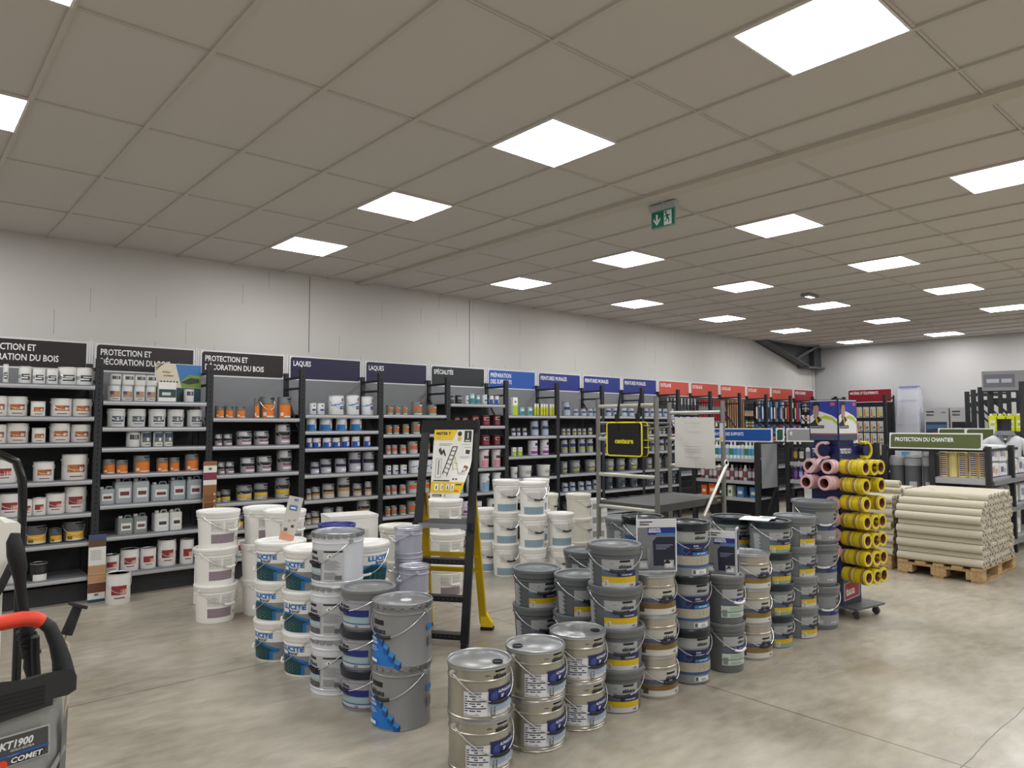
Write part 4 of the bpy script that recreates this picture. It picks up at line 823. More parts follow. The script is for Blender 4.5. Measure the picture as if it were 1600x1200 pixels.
for s_ in (-1, 1): MB().bx(s_*(HW+.0)-.02, s_*(HW+.0)+.02, y-.06, y-.02, z-.035, z+.02, BLKM).obj('hinge', t)
MB().bar((-HW-.012, lad(1.59), 1.59), (HW+.012, lad(1.59), 1.59), .05, .1, BLKM).obj('top_guard', t)
for s_ in (-1, 1):
    a = MB(); a.bar((s_*.195, .27, 1.08), (s_*.225, .487, .05), .03, .055, YEL, (1, 0, 0)); o = a.obj('rear_leg', t, label='yellow rear leg')
    b_ = MB(); x0 = s_*.225
    if s_ > 0: b_.prism([(x0-.018, .46, .025), (x0+.075, .46, .025), (x0+.075, .46, .055), (x0+.012, .46, .15), (x0-.018, .46, .15)], (0, .05, 0), YEL2); b_.bx(x0-.018, x0+.08, .455, .515, 0, .025, M('#111', .6))
    else: b_.bx(x0-.022, x0+.022, .46, .51, .02, .07, YEL); b_.bx(x0-.024, x0+.024, .455, .515, 0, .022, M('#111', .6))
    b_.obj('foot', o)
for z in (.595, .475):
    y = .487-(z-.05)*(.487-.27)/1.03; MB().bar((-.21, y, z), (.21, y, z), .03, .035, YEL).obj('crossbar', t, label='yellow rear crossbar')
for s_ in (-1, 1): MB().tube([(s_*(HW-.005)-.03*s_, lad(1.12)-.0, 1.14), (s_*(HW-.005)-.035*s_, lad(1.)+.06, .9)], .005, M('#6d6f72', .3, .6), 6).obj('spreader', t)
# poster hanging in the ladder frame (a curling sheet)
pt = thing('ladder_poster', 'yellow and white MISTER T ladder poster hanging in the stepladder frame', 'poster', (3.085, 4.345, 0), math.atan2(-.81, .585), None)
a = MB(); nx, nz = 10, 18; PW0, PW1, PZ0, PZ1 = -.12, .195, 1.045, 1.565
def ps(u, v):   # u 0..1 right, v 0..1 up
    bend = max(0, (.55-v))*max(0, u-.35)*.42
    return Vector((PW0+(PW1-PW0)*u*(1-.28*max(0, .45-v)*u), lad(PZ0+(PZ1-PZ0)*v)-.035-bend, PZ0+(PZ1-PZ0)*v+bend*.1))
def prect(u0, u1, v0, v1, col, k, nu=4):
    c = M(col, .4); vs = []; n1 = max(1, int((u1-u0)*nx+.5)); n2 = max(1, int((v1-v0)*nz+.5))
    for i in range(n1+1):
        for j in range(n2+1): p = ps(u0+(u1-u0)*i/n1, v0+(v1-v0)*j/n2); p.y -= k*.0009; vs.append(p)
    a.add(vs, [(i*(n2+1)+j, (i+1)*(n2+1)+j, (i+1)*(n2+1)+j+1, i*(n2+1)+j+1) for i in range(n1) for j in range(n2)], c, True)
def ppoly(pts, col, k): a.poly([ps(u, v)-Vector((0, k*.0009, 0)) for u, v in pts], M(col, .4))
def ptext(s_, u, v, h, col, k, xs=.8, bold=.02):
    vv, ff, wd = glyphs(s_, bold); q = h/CAP; W, H = PW1-PW0, PZ1-PZ0
    a.add([ps(u+px*q*xs/W, v+py*q/H)-Vector((0, k*.0009, 0)) for px, py in vv], ff, M(col, .4))
prect(0, 1, 0, 1, '#e6e6e0', 0); ppoly([(0, .845), (.48, .845), (.6, 1), (0, 1)], '#e8c31c', 1); ptext('MISTER T', .06, .925, .022, '#26221a', 2, .95, .04)
ptext('--------------', .06, .89, .008, '#6d5c1a', 2); ptext('-------------', .06, .868, .008, '#6d5c1a', 2)
prect(0, 1, .08, .235, '#e6be14', 1)
for i in range(4): prect(.1+i*.16, .2+i*.16, .115, .205, '#f0f0ec', 2); ppoly([(.135+i*.16, .13), (.165+i*.16, .13), (.165+i*.16, .175), (.15+i*.16, .19), (.135+i*.16, .175)], '#4a4538', 3)
prect(.06, .5, .245, .262, '#2b2a28', 1); prect(.06, .34, .025, .06, '#4c4f3a', 1); prect(.37, .42, .025, .06, '#2b2a28', 1)
ptext('CENTAURE', .08, .032, .01, '#d9d9c8', 2)
for i in range(16): q0, q1 = 2*PI*i/16, 2*PI*(i+1)/16; ppoly([(.66, .94), (.66+.055*math.cos(q0), .94+.036*math.sin(q0)), (.66+.055*math.cos(q1), .94+.036*math.sin(q1))], '#2c2416', 1); ppoly([(.66, .865), (.66+.05*math.cos(q0), .865+.032*math.sin(q0)), (.66+.05*math.cos(q1), .865+.032*math.sin(q1))], '#d9bb1c', 1)
prect(.78, .96, .82, .985, '#17181a', 1); prect(.86, .885, .87, .96, '#e6e6e0', 2); prect(.81, .93, .83, .85, '#cfcfc8', 2)
def pline(u0, v0, u1, v1, wd, col, k=2):
    d = Vector((u1-u0, (v1-v0)*1.6)).normalized(); n = (-d.y*wd, d.x*wd/1.6); ppoly([(u0+n[0], v0+n[1]), (u0-n[0], v0-n[1]), (u1-n[0], v1-n[1]), (u1+n[0], v1+n[1])], col, k)
pline(.28, .35, .5, .75, .011, '#26282c'); pline(.4, .32, .62, .75, .011, '#26282c'); pline(.5, .75, .62, .75, .01, '#26282c')
for i in range(6): q = (i+.6)/6.6; pline(.28+.22*q, .35+.4*q, .4+.22*q, .32+.43*q, .008, '#26282c', 3)
pline(.57, .6, .72, .36, .006, '#b0a25c'); pline(.5, .58, .56, .4, .006, '#b0a25c'); pline(.55, .52, .67, .5, .005, '#b0a25c'); pline(.56, .43, .7, .42, .005, '#b0a25c')
ppoly([(.14, .7), (.19, .74), (.23, .68), (.28, .72), (.34, .62), (.31, .61), (.27, .66), (.22, .62), (.17, .66)], '#2b2d30', 2)
prect(.8, .96, .62, .73, '#f2f2ee', 1); prect(.8, .96, .73, .742, '#d9bb1c', 2); ppoly([(.83, .65), (.93, .64), (.95, .7), (.84, .71)], '#33363a', 2)
pline(.1, .3, .1, .57, .004, '#6a6a66'); pline(.24, .3, .24, .57, .004, '#6a6a66'); pline(.1, .57, .24, .57, .004, '#6a6a66'); pline(.1, .3, .24, .3, .004, '#6a6a66'); pline(.17, .34, .17, .55, .012, '#55575a')
ppoly([(.8, .38), (.93, .4), (.95, .46), (.84, .48)], '#7a4b33', 2); prect(.82, .9, .4, .44, '#d9d4c8', 3)
for i in range(2): prect(.15, .48-.05*i, .785-.02*i, .793-.02*i, '#8b8c88', 1)
for (u, v) in ((.72, .78), (.7, .585), (.7, .6), (.72, .37), (.7, .355), (.72, .34)): prect(u, u+.22, v, v+.006, '#a9aaa6', 1)
for i in range(2): prect(.58+i*.09, .64+i*.09, .265, .29, '#44474c', 1)
prect(.72, .92, .19, .21, '#4a4020', 2); prect(.72, .88, .1, .12, '#c05a2c', 2)
a.obj('sheet', pt)

# ------------------------------------------------------------ mobile scaffold
ALU = M('#8f8f8b', .35, .7); ALUR = M('#c9c8c0', .35, .5)
SX1, SX2 = 5.55, 7.15; SY0, SY1 = 4.24, 4.965
t = thing('mobile_scaffold', 'silver folding aluminium scaffold tower with dark platform', 'scaffold', (0, 0, 0), 0)
def sy(px, X): d = _f+_r*((px-800)/FPX); return d.y*X/d.x
F1 = (sy(934, SX1), sy(1025, SX1)); SX2 = 6.85; F2 = (sy(1045, SX2), sy(1128, SX2))
for X, (ya, yb), rungs, top in ((SX1, F1, (1.79, 1.46, 1.1), 1.865), (SX2, F2, (1.74, 1.44, 1.14), 1.86)):
    fr = MB()
    for y in (ya, yb): fr.tube([(X, y, .12), (X, y, top)], .024, ALU, 10); fr.tube([(X, y, top), (X, y, top+.006)], .022, M('#5c5c58', .5), 10)
    o = fr.obj('end_frame', t)
    for z in rungs+(.78, .45, .2): MB().tube([(X, ya-.02, z), (X, yb+.02, z)], .02, ALUR, 10).obj('rung', o)
    for y in (ya, yb):
        c_ = MB(); c_.lathe([(0, -.02), (.06, -.02), (.065, -.01), (.065, .01), (.06, .02), (0, .02)], M('#26272a', .6), 16, Matrix.Translation((X+.03, y, .066)) @ Matrix.Rotation(R(90), 4, 'X')); c_.bx(X-.03, X+.05, y-.028, y-.022, .05, .14, ALU); c_.bx(X-.03, X+.05, y+.022, y+.028, .05, .14, ALU); c_.bx(X-.03, X+.05, y-.028, y+.028, .135, .145, ALU); c_.obj('caster', t)
a = MB(); z = .80
for u, v in ((0, 1),): 
    a.prism([(SX1+.0, F1[1]+.02, z), (SX2, F2[1]+.02, z), (SX2, F2[0]-.02, z), (SX1, F1[0]-.02, z)], (0, 0, .03), M('#4e4e4c', .55, 0, .3)); a.bar((SX1, F1[1]+.02, z), (SX2, F2[1]+.02, z), .03, .07, M('#3a3b3c', .4)); a.bar((SX1, F1[0]-.02, z), (SX2, F2[0]-.02, z), .03, .07, M('#3a3b3c', .4))
o = a.obj('platform', t)
b = MB(); b.bx(SX2-.2, SX2-.05, F2[1]-.006, F2[1]-.003, z-.03, z+.03, M('#1d1e20', .4)); b.text('CENTAURE', (SX2-.19, F2[1]-.0065, z-.01), (1, 0, 0), (0, 0, 1), .02, M('#e0cf2c', .4), .8); b.obj('nameplate', o)
for (p, q) in (((SX1, F1[0], 1.62), (SX2, F2[0], 1.62)), ((SX1, F1[0], .3), (SX2, F2[0], .3)), ((SX1, F1[1], .3), (SX2, F2[1], .3)), ((SX1, F1[0], 1.5), (SX2, F2[0], 1.58))): MB().tube([p, q], .015, M('#6a6a67', .4, .6), 8).obj('brace', t)
a = MB(); pa, pb = Vector((SX2-.02, F2[1]-.05, 1.17)), Vector((SX2-.46, F2[1]-.05, .66)); a.tube([pa, pb], .017, M('#dcdbd4', .35, .3), 10); a.tube([pa+Vector((.035*math.cos(k*PI/6), 0, .035*math.sin(k*PI/6)+.02)) for k in range(12)]+[pa+Vector((.035, 0, .02))], .008, M('#dcdbd4', .35, .3), 6); a.obj('brace', t, label='bright loose diagonal brace')
MB().bx(SX2-.031, SX2-.025, F2[1]-.02, F2[1]+.02, 1.42, 1.62, M('#c9c9cf', .4)).bx(SX2-.032, SX2-.03, F2[1]-.015, F2[1]+.015, 1.44, 1.47, M('#d9b92c', .4)).obj('safety_label', t)
# white sheet hanging in the rear frame
t = thing('paper_sheet', 'large translucent white instruction sheet hanging in the scaffold rear frame', 'sheet', (SX2-.03, 0, 0), 0)
a = MB(); ya, yb = sy(1056, SX2), sy(1117, SX2); c = M('#dad8d2', .7); nx = 8
def wv(i, z): return .006*math.sin(i*.9)+.004*math.sin(z*9)
zs = [1.685-.0625*k for k in range(10)]
vs = [(-.004+wv(i, z), ya+(yb-ya)*i/nx-(.02*(1.7-z) if i == nx else 0), z) for z in zs for i in range(nx+1)]
a.add(vs, [(j*(nx+1)+i, j*(nx+1)+i+1, (j+1)*(nx+1)+i+1, (j+1)*(nx+1)+i) for j in range(len(zs)-1) for i in range(nx)], c, True)
for z in (1.62, 1.52, 1.36, 1.33, 1.3, 1.24): a.bx(-.016, -.0155, yb+.16, ya-.14, z, z+.005, M('#c2c1bd', .7))
a.obj('sheet', t)
# black bag with yellow piping hanging on the front frame
bc = F1[0]-(F1[0]-F1[1])*.47
t = thing('tool_bag', 'black centaure bag with yellow piping hanging on the scaffold', 'bag', (SX1-.05, bc, 0), R(-90))
def yb_(px): return bc-sy(px, SX1-.05)
x0, x1 = yb_(953), yb_(1007); z0, z1 = 1.30, 1.625; a = MB(); bl = M('#151517', .7); r_ = .03
def rrect(x0, x1, z0, z1, r_, y, n=4):
    P = []
    for cx, cz, q0 in ((x1-r_, z0+r_, 270), (x1-r_, z1-r_, 0), (x0+r_, z1-r_, 90), (x0+r_, z0+r_, 180)):
        for i in range(n+1): q = R(q0+90*i/n); P.append(Vector((cx+r_*math.cos(q), y, cz+r_*math.sin(q))))
    return P
P = rrect(x0, x1, z0, z1, r_, -.05); a.prism(P, (0, .09, 0), bl); a.text('centaure', ((x0+x1)/2, -.052, (z0+z1)/2-.04), (1, 0, 0), (0, 0, 1), .05, M('#e4de2a', .4), .95, .045, 'c'); a.obj('body', t)
p = MB(); Q = rrect(x0, x1, z0, z1, r_, -.05); p.tube(Q+[Q[0]], .0085, M('#f0e22a', .4), 6, False); Q = rrect(x0, x1, z0, z1, r_, .04); p.tube(Q+[Q[0]], .007, M('#f0e22a', .4), 6, False); p.obj('piping', t)
for xx in (yb_(969), yb_(1001)):
    s_ = MB(); s_.bx(xx-.02, xx+.02, -.056, -.051, z1-.08, z1+.04, bl); s_.add([(xx-.02, -.054, z1+.03), (xx+.02, -.054, z1+.03), (xx+.008, -.0, 1.93), (xx-.008, -.0, 1.93), (xx-.02, -.05, z1+.03), (xx+.02, -.05, z1+.03), (xx+.008, .004, 1.93), (xx-.008, .004, 1.93)], [(0, 1, 2, 3), (7, 6, 5, 4), (0, 3, 7, 4), (1, 5, 6, 2)], bl); s_.bx(xx-.024, xx+.024, -.06, -.04, z1+.04, z1+.085, M('#232326', .4)); s_.obj('strap', t)
for z in (z1-.03, z1-.17, z1-.24): MB().bx(x1-.0, x1+.04, -.02, .03, z-.004, z+.004, M('#f0e22a', .4)).obj('webbing', t)

# ------------------------------------------------------------ display cards and papers on the pails
def card(name, label, loc, rz, w, h, tex, tilt=0):
    t = thing(name, label, 'display card', loc, rz); a = MB()
    a.bx(-w/2, w/2, 0, .004, 0, h, M('#d9dade', .4)); tex(a, w, h); o = a.obj('panel', t); o.rotation_euler = (R(-tilt), 0, 0)
    return t
def sik_card(a, w, h):
    y = -.001; a.bx(-w/2+.008, w/2-.008, y-.0004, y, h*.84, h*.985, M('#cfd0d3', .4)); a.bx(-w/2+.02, -w/2+.1, y-.001, y, h*.935, h*.955, BLK); a.text('sikkens', (-w/2+.02, y-.001, h*.88), (1, 0, 0), (0, 0, 1), .016, BLK, .9, .03)
    a.poly([(-w/2+.008, y, .01), (w/2-.008, y, .01), (w/2-.008, y, h*.84), (-w/2+.008, y, h*.84)], M('#77797d', .4))
    a.poly([(-w*.08, y-.001, h*.12), (w/2-.012, y-.001, h*.12), (w/2-.012, y-.001, h*.66), (0, y-.001, h*.66), (-w*.1, y-.001, h*.58)], M('#1c2036', .35))
    a.poly([(-w*.22, y-.0015, h*.7), (w/2-.008, y-.0015, h*.7), (w/2-.008, y-.0015, h*.84), (-w*.22, y-.0015, h*.84)], M('#202c7e', .35)); a.poly([(0, y-.002, h*.7), (w/2-.008, y-.002, h*.7), (w/2-.008, y-.002, h*.73), (0, y-.002, h*.73)], M('#2f7fd0', .35))
    a.text('ALPHATEX', (-w*.2, y-.003, h*.79), (1, 0, 0), (0, 0, 1), .012, SW, .9, .03); a.text('REFERENCE', (-w*.2, y-.003, h*.745), (1, 0, 0), (0, 0, 1), .012, SW, .9, .03)
    for k in range(3): a.bx(-w*.02, w*.4-k*.02, y-.002, y-.0015, h*(.5-.035*k), h*(.51-.035*k), M('#9fa6c4', .4))
    for x in (-w*.34, w*.3): a.bx(x-.03, x+.03, y-.002, y-.001, .02, .07, M('#b9bbbf', .3, .4)); a.bx(x-.028, x+.028, y-.003, y-.002, .07, .078, M('#3a3c40', .4)); a.bx(x-.02, x+.02, y-.003, y-.002, .03, .055, M('#d9dade', .4))
    a.poly([(w*.16, y-.003, h*.16), (w*.26, y-.003, h*.24), (w*.34, y-.003, h*.17), (w*.3, y-.003, h*.15)], M('#0d0e12', .4)); a.bx(-w*.25, -w*.17, y-.003, y-.002, h*.16, h*.46, M('#8d9096', .3, .4))
t = card('brochure_stand', 'open white and navy brochure stand on the tan-banded pails', (3.56, 2.72, .712), R(-36), .25, .318, sik_card)
a = MB(); a.add([(-.125, 0, 0), (-.125, .0, .318), (-.09, .11, .33), (-.09, .11, 0), (-.121, .004, 0), (-.121, .004, .318), (-.086, .114, .33), (-.086, .114, 0)], [(0, 1, 2, 3), (7, 6, 5, 4), (1, 5, 6, 2), (3, 2, 6, 7)], M('#cfd0d4', .4)); a.obj('side_panel', t)
t = card('brochure_stand', 'navy display card standing on the mint-labelled pails', (4.19, 2.68, .608), R(-66), .2, .295, sik_card)
a = MB(); a.bx(.095, .103, 0, .1, 0, .315, M('#d5d6dc', .4)); a.bx(.1025, .1035, .012, .09, .17, .3, M('#1a2370', .4)); a.bx(.1025, .1035, .012, .09, .02, .14, M('#1a1f3a', .4)); a.obj('side_panel', t)
def leaf(a, w, h):
    y = -.001; a.bx(-w/2, w/2, y-.0005, y, 0, h, M('#bdb9b2', .5)); a.poly([(-w/2, y-.001, 0), (w/2, y-.001, 0), (w/2, y-.001, h*.12), (-w/2, y-.001, h*.2)], M('#c98f72', .5)); a.bx(-w*.3, w*.25, y-.002, y, h*.68, h*.8, M('#3f6ea5', .4)); a.bx(-w*.1, w*.2, y-.002, y, h*.9, h*.95, M('#5a6ea0', .4)); a.bx(-w*.2, .15*w, y-.0025, y-.002, h*.72, h*.75, SW)
    for k, (x, z, s_, c) in enumerate(((.2, .3, .1, '#3a3f38'), (-.2, .2, .12, '#5d4a3c'), (.1, .15, .1, '#d9a98c'), (-.1, .42, .07, '#9a948a'), (.25, .45, .06, '#8a867c'))): a.bx(x*w-s_*w, x*w+s_*w, y-.002-.0002*k, y, z*h, (z+s_*.6)*h, M(c, .5))
t = card('leaflet', 'tall narrow leaflet leaning on top of the LUCITE pails', (2.16, 4.86, .795), R(-12), .1, .31, leaf, 12); t.rotation_euler = (0, R(13), R(-24))
t = thing('paper_sheet', 'white papers lying on the front dark-lidded pails', 'paper', (4.97, 2.86, .899), R(20))
MB().bx(-.14, .1, -.1, .11, 0, .0025, M('#eceded', .5)).obj('sheet', t); MB().bx(.0, .12, -.12, .0, .0027, .005, M('#e9ebea', .5)).obj('sheet', t); MB().bx(.0, .1, -.09, -.03, .0052, .007, M('#9fc4bd', .5)).obj('leaflet', t, label='small green leaflet')
# tall wood sample boards by the shelving
def samp(a, w, h):
    y = -.001; a.bx(-w/2, w/2, y-.0005, y, h*.86, h, M('#3c4f7c', .5)); a.bx(-w/2, w/2, y-.0008, y, h*.82, h*.93, M('#5c4634', .5)); a.bx(-w/2, w/2, y-.0005, y, h*.55, h*.82, M('#dddcd8', .5))
    for k in range(6): a.bx(-w*.38, w*(.2+.03*(k % 3)), y-.001, y, h*(.76-.026*k), h*(.768-.026*k), M('#8f8e8a', .5))
    for k, c in enumerate(('#b48a60', '#b98f66', '#6d4034')): a.bx(-w/2, w/2, y-.0005, y, h*(.4-.13*k), h*(.545-.13*k), M(c, .5)); a.bx(-w/2, w/2, y-.001, y, h*(.54-.13*k), h*(.545-.13*k), M('#d9cdb8', .5))
    a.bx(-w/2, w/2, y-.0007, y, h*.04, h*.13, M('#e6e5e0', .5)); a.bx(-w/2, w/2, y-.0007, y, 0, h*.04, M('#1f4a62', .5)); a.bx(-w*.12, w*.12, y-.001, y, h*.09, h*.12, M('#6a6a66', .5))
card('sample_board', 'tall wood-tone sample board leaning on the second brown-signed bay', (1.52, 7.445, .005), 0, .14, .6, samp, 1)
def samp2(a, w, h):
    y = -.001; a.bx(-w/2, w/2, y-.0004, y, 0, h, M('#8e6238', .5)); a.bx(-w/2, w/2, y-.0008, y, h*.62, h*.93, M('#e2e0dc', .5)); a.bx(-w/2, w/2, y-.0012, y, h*.7, h*.82, M('#7c2f44', .5)); a.bx(-w*.12, w*.12, y-.0014, y, h*.86, h*.9, M('#7a6a5a', .5))
    for k, c in enumerate(('#80532c', '#6b421f', '#5a3517')): a.bx(-w*.4, w*.3, y-.0008, y, h*(.36-.13*k), h*(.46-.13*k), M(c, .5))
    for k in range(4): T = Matrix.Translation((w*.36, y, h*(.47-.11*k))) @ Matrix.Rotation(R(90), 4, 'X'); a.lathe([(0, .001), (.009, .001), (.009, 0)], M('#d9d4c8', .5), 10, T)
card('sample_board', 'narrow brown sample board fixed on the upright right of the second bay', (2.5, 7.44, .62), 0, .13, .62, samp2)
def samp3(a, w, h):
    y = -.001; a.bx(-w/2, w/2, y-.0004, y, 0, h, M('#dcdcd8', .5)); a.bx(-w*.3, w*.3, y-.0008, y, h*.38, h*.6, M('#3a3c3e', .5)); a.bx(-w*.3, w*.3, y-.0008, y, h*.74, h*.84, M('#26282a', .5))
    for k in range(4): a.bx(-w*.1, w*.15, y-.001, y, h*(.1+.06*k), h*(.13+.06*k), M('#26282a', .5))
card('sample_board', 'white narrow sample board beside the leftmost white buckets', (2.2, 6.75, .005), R(-20), .1, .5, samp3, 8)
tin('wred', 1.665, 7.30, 0, .2, .27, 'large white tin standing on the floor before the sample board')
# ------------------------------------------------------------ pressure washer in the near corner (local x right, y away)
t = thing('pressure_washer', 'grey KT1900 pressure washer with orange grip at the near corner', 'pressure washer', (.369, 2.268, 0), R(10))
G1_ = M('#8f918f', .5, 0, .4); G2_ = M('#242628', .55, 0, .5)
a = MB(); prof = [(-.5, 0), (-.02, 0), (.02, .02), (.05, .05), (.066, .11), (.066, .45), (-.45, .5), (-.5, .45)]
vs = []; lv = [(.1, 1.), (.5, 1.), (.74, .995), (.86, .97), (.885, .9)]
for z, k in lv: vs += [(-.2+(x+.2)*k, (y if z < .8 or y < .2 else .14)+(0 if k > .98 else .01), z) for x, y in prof]
n = len(prof); a.add(vs, [(i*n+k, i*n+(k+1) % n, (i+1)*n+(k+1) % n, (i+1)*n+k) for i in range(len(lv)-1) for k in range(n)]+[tuple(range(n-1, -1, -1)), tuple(range((len(lv)-1)*n, len(lv)*n))], G1_)
# recess on the corner
a.add([(.024, .012, .66), (.05, .04, .66), (.052, .04, .84), (.034, .02, .8)], [(0, 1, 2, 3)], M('#6f7170', .5)); a.prism([(.005, .0, .7), (.05, .04, .735), (.052, .041, .72), (.01, .001, .685)], (-.01, -.012, 0), G1_)
a.obj('body', t)
a = MB(); P = [(-.5, .855), (-.118, .855), (-.004, .864), (-.003, .88), (.032, .879), (.052, .888), (.052, .925), (.04, .945), (.0, .95), (-.06, .945), (-.12, .955), (-.5, .96)]
n_ = len(P); a.add([(x, -.012, z) for x, z in P]+[(x, .13, z if z < .9 else z-.04) for x, z in P], [tuple(range(n_)), tuple(range(2*n_-1, n_-1, -1))]+[((i+1) % n_, i, n_+i, n_+(i+1) % n_) for i in range(n_)], G2_); o = a.obj('top_cover', t)
a = MB()
for i in range(5): z = .872+i*.011; a.bx(-.45, -.024, -.0145, -.0125, z, z+.005, M('#101112', .6))
a.bx(-.46, -.018, -.0125, -.012, .866, .926, M('#26282a', .6)); a.obj('vent_grille', o)
# arch handle
A = [(-.9, .95), (-.92, 1.0), (-.88, 1.045)]
cr = [(-.44, .9), (-.435, .97), (-.42, 1.02), (-.38, 1.055), (-.3, 1.068), (-.2, 1.07), (-.1, 1.07), (-.04, 1.071), (.0, 1.063), (.028, 1.035), (.046, .99), (.06, .94), (.07, .88)]
a = MB(); a.tube([(x, .12, z) for x, z in cr], .02, G2_, 12, True, [.03, .022, .02, .018, .017, .017, .017, .017, .017, .018, .02, .024, .03]); o = a.obj('handle', t)
a = MB(); a.tube([(x, .12, z) for x, z in ((-.36, 1.062), (-.3, 1.07), (-.2, 1.072), (-.1, 1.072), (-.04, 1.073), (-.01, 1.067), (.006, 1.056))], .0205, M('#e0432c', .4), 14); a.obj('grip', o, label='orange-red hand grip')
# plate with lettering
a = MB(); y = -.003; P = [(-.2, .812), (-.008, .812), (-.006, .738), (-.2, .733)]
a.prism([(x, y, z) for x, z in P], (0, .003, 0), M('#4b4d4e', .4)); y = -.0036
a.prism([(-.198, y, .733-.0), (-.0045, y, .737), (-.0065, y, .8145), (-.2, y, .8145)], (0, .0005, 0), M('#a9abaa', .4)); y = -.0042; a.prism([(-.2, y, .736), (-.008, y, .74), (-.01, y, .81), (-.2, y, .81)], (0, .0005, 0), M('#454748', .4)); y = -.005
sh = Vector((.18, 0, 1)).normalized()
a.text('KT1900', (-.119, y, .781), (1, 0, 0), (.18, 0, 1), .0185, M('#e0e1e2', .35), .9, .04); a.text('GOLD EXTRA', (-.095, y, .7715), (1, 0, 0), (.18, 0, 1), .006, M('#c4c5c6', .4), 1.05, .03)
a.poly([(-.2, y, .757), (-.008, y, .762), (-.008, y, .768), (-.2, y, .7625)], M('#1f5aa8', .4))
a.text('----------------', (-.1, y-.0004, .7605), (1, 0, .03), (0, 0, 1), .0035, M('#c4d3ea', .4), 1., .02); a.text('COMET', (-.094, y-.0003, .743), (1, 0, 0), (.2, 0, 1), .0135, M('#111', .4), 1.12, .12); a.text('COMET', (-.094, y-.0009, .743), (1, 0, 0), (.2, 0, 1), .0135, M('#eceded', .35), 1.12, .03)
a.lathe([(0, .001), (.012, .001), (.012, 0)], M('#e0432c', .4), 16, Matrix.Translation((-.112, y, .744)) @ Matrix.Rotation(R(90), 4, 'X')); a.obj('nameplate', t)
for s_ in (-.42, .0):
    MB().lathe([(0, -.04), (.1, -.04), (.13, -.03), (.135, 0), (.13, .03), (.1, .04), (0, .04)], M('#1b1c1e', .6), 24, Matrix.Translation((s_, .4, .135)) @ Matrix.Rotation(R(90), 4, 'Y')).obj('wheel', t)
MB().bx(-.4, -.02, .03, .1, 0, .1, M('#232426', .6)).obj('foot', t)
# spray lance standing in the washer
t = thing('spray_lance', 'black spray gun and steel lance standing upright in the pressure washer', 'spray lance', (.369, 2.268, 0), R(10))
K = M('#131416', .5); y = .3
a = MB(); pts = [(-.01, 1.285), (-.012, 1.262), (-.006, 1.225), (.003, 1.18), (.006, 1.15), (.012, 1.1), (.022, 1.03), (.03, .985), (.036, .95)]
a.tube([(x, y, z) for x, z in pts], .03, K, 14, True, [.012, .02, .024, .022, .016, .014, .015, .018, .019]); o = a.obj('gun_body', t)
a = MB()
for i in range(5): a.tube([(.026+.004*i, y, 1.0-.018*i), (.028+.004*i, y, .992-.018*i)], .0255, K, 16)
a.obj('grip_rings', o)
a = MB(); a.tube([(.034, y, .95), (.038, y, .925), (.04, y, .92), (.044, y, .89), (.048, y, .86), (.05, y, .845)], .02, K, 12, True, [.019, .02, .016, .021, .016, .022]); a.obj('coupling', t)
MB().tube([(.05, y, .85), (.058, y, .7)], .0095, M('#d5d6d4', .15, .9), 12).obj('lance_tube', t)
t = thing('pull_handle', 'black plunger handle with rope hanging off the pressure washer', 'handle', (.369, 2.268, 0), R(10)); y = .2
a = MB(); a.tube([(.1, y, .985), (.128, y, 1.062)], .013, K, 12, True, [.016, .0135]); a.tube([(.127, y, 1.06), (.1305, y, 1.068)], .027, K, 18); o = a.obj('grip', t)
MB().tube([(.1, y, .985), (.093, y, .958)], .004, M('#cfc9a0', .3, .6), 8).obj('rod', t)
MB().tube([(.094, y, .968), (.105, y, .955), (.104, y, .93), (.109, y, .9), (.111, y, .86), (.1, y, .7)], .0045, M('#cfc4ae', .9), 6).obj('rope', t)
MB().tube([(.035, y+.05, .985), (.04, y+.06, .93), (.046, y+.06, .86)], .012, K, 8).obj('hose', t)
# ------------------------------------------------------------ tank sprayer cart behind it
t = thing('tank_sprayer_cart', 'white plastic tank on a black tubular cart behind the pressure washer', 'sprayer cart', (.34, 2.93, 0), R(6))
a = MB(); arch = [(.03, 0, .05), (.03, 0, .9), (.028, 0, 1.2), (.03, 0, 1.33), (.026, 0, 1.42), (.006, 0, 1.48), (-.04, 0, 1.505), (-.2, 0, 1.51), (-.36, 0, 1.505), (-.41, 0, 1.47), (-.43, 0, 1.4), (-.43, 0, 1.0), (-.43, 0, .05)]
a.tube(arch, .0135, M('#121315', .2), 12); a.obj('frame', t)
a = MB(); P = [(-.4, 1.3), (-.05, 1.3), (-.035, 1.285), (.0, 1.285), (.008, 1.275), (.008, 1.21), (-.015, 1.12), (-.035, 1.1), (-.035, .25), (-.08, .2), (-.36, .2), (-.4, .25)]
a.prism([(x, -.08, z) for x, z in P], (0, .2, 0), M('#e6e5dc', .35)); a.obj('tank', t)
MB().tube([(-.01, -.1, 1.17), (-.05, -.11, 1.08), (-.1, -.11, 1.0), (-.3, -.11, .85)], .012, M('#17181a', .6), 6).obj('strap', t)
for x in (-.44, .04): MB().lathe([(0, -.02), (.1, -.02), (.11, 0), (.1, .02), (0, .02)], K, 20, Matrix.Translation((x, .03, .11)) @ Matrix.Rotation(R(90), 4, 'Y')).obj('wheel', t)
MB().bx(-.4, .0, -.1, .1, .12, .16, M('#17181a', .5)).bx(-.4, .0, -.1, -.08, 0, .12, M('#17181a', .5)).obj('base_plate', t)

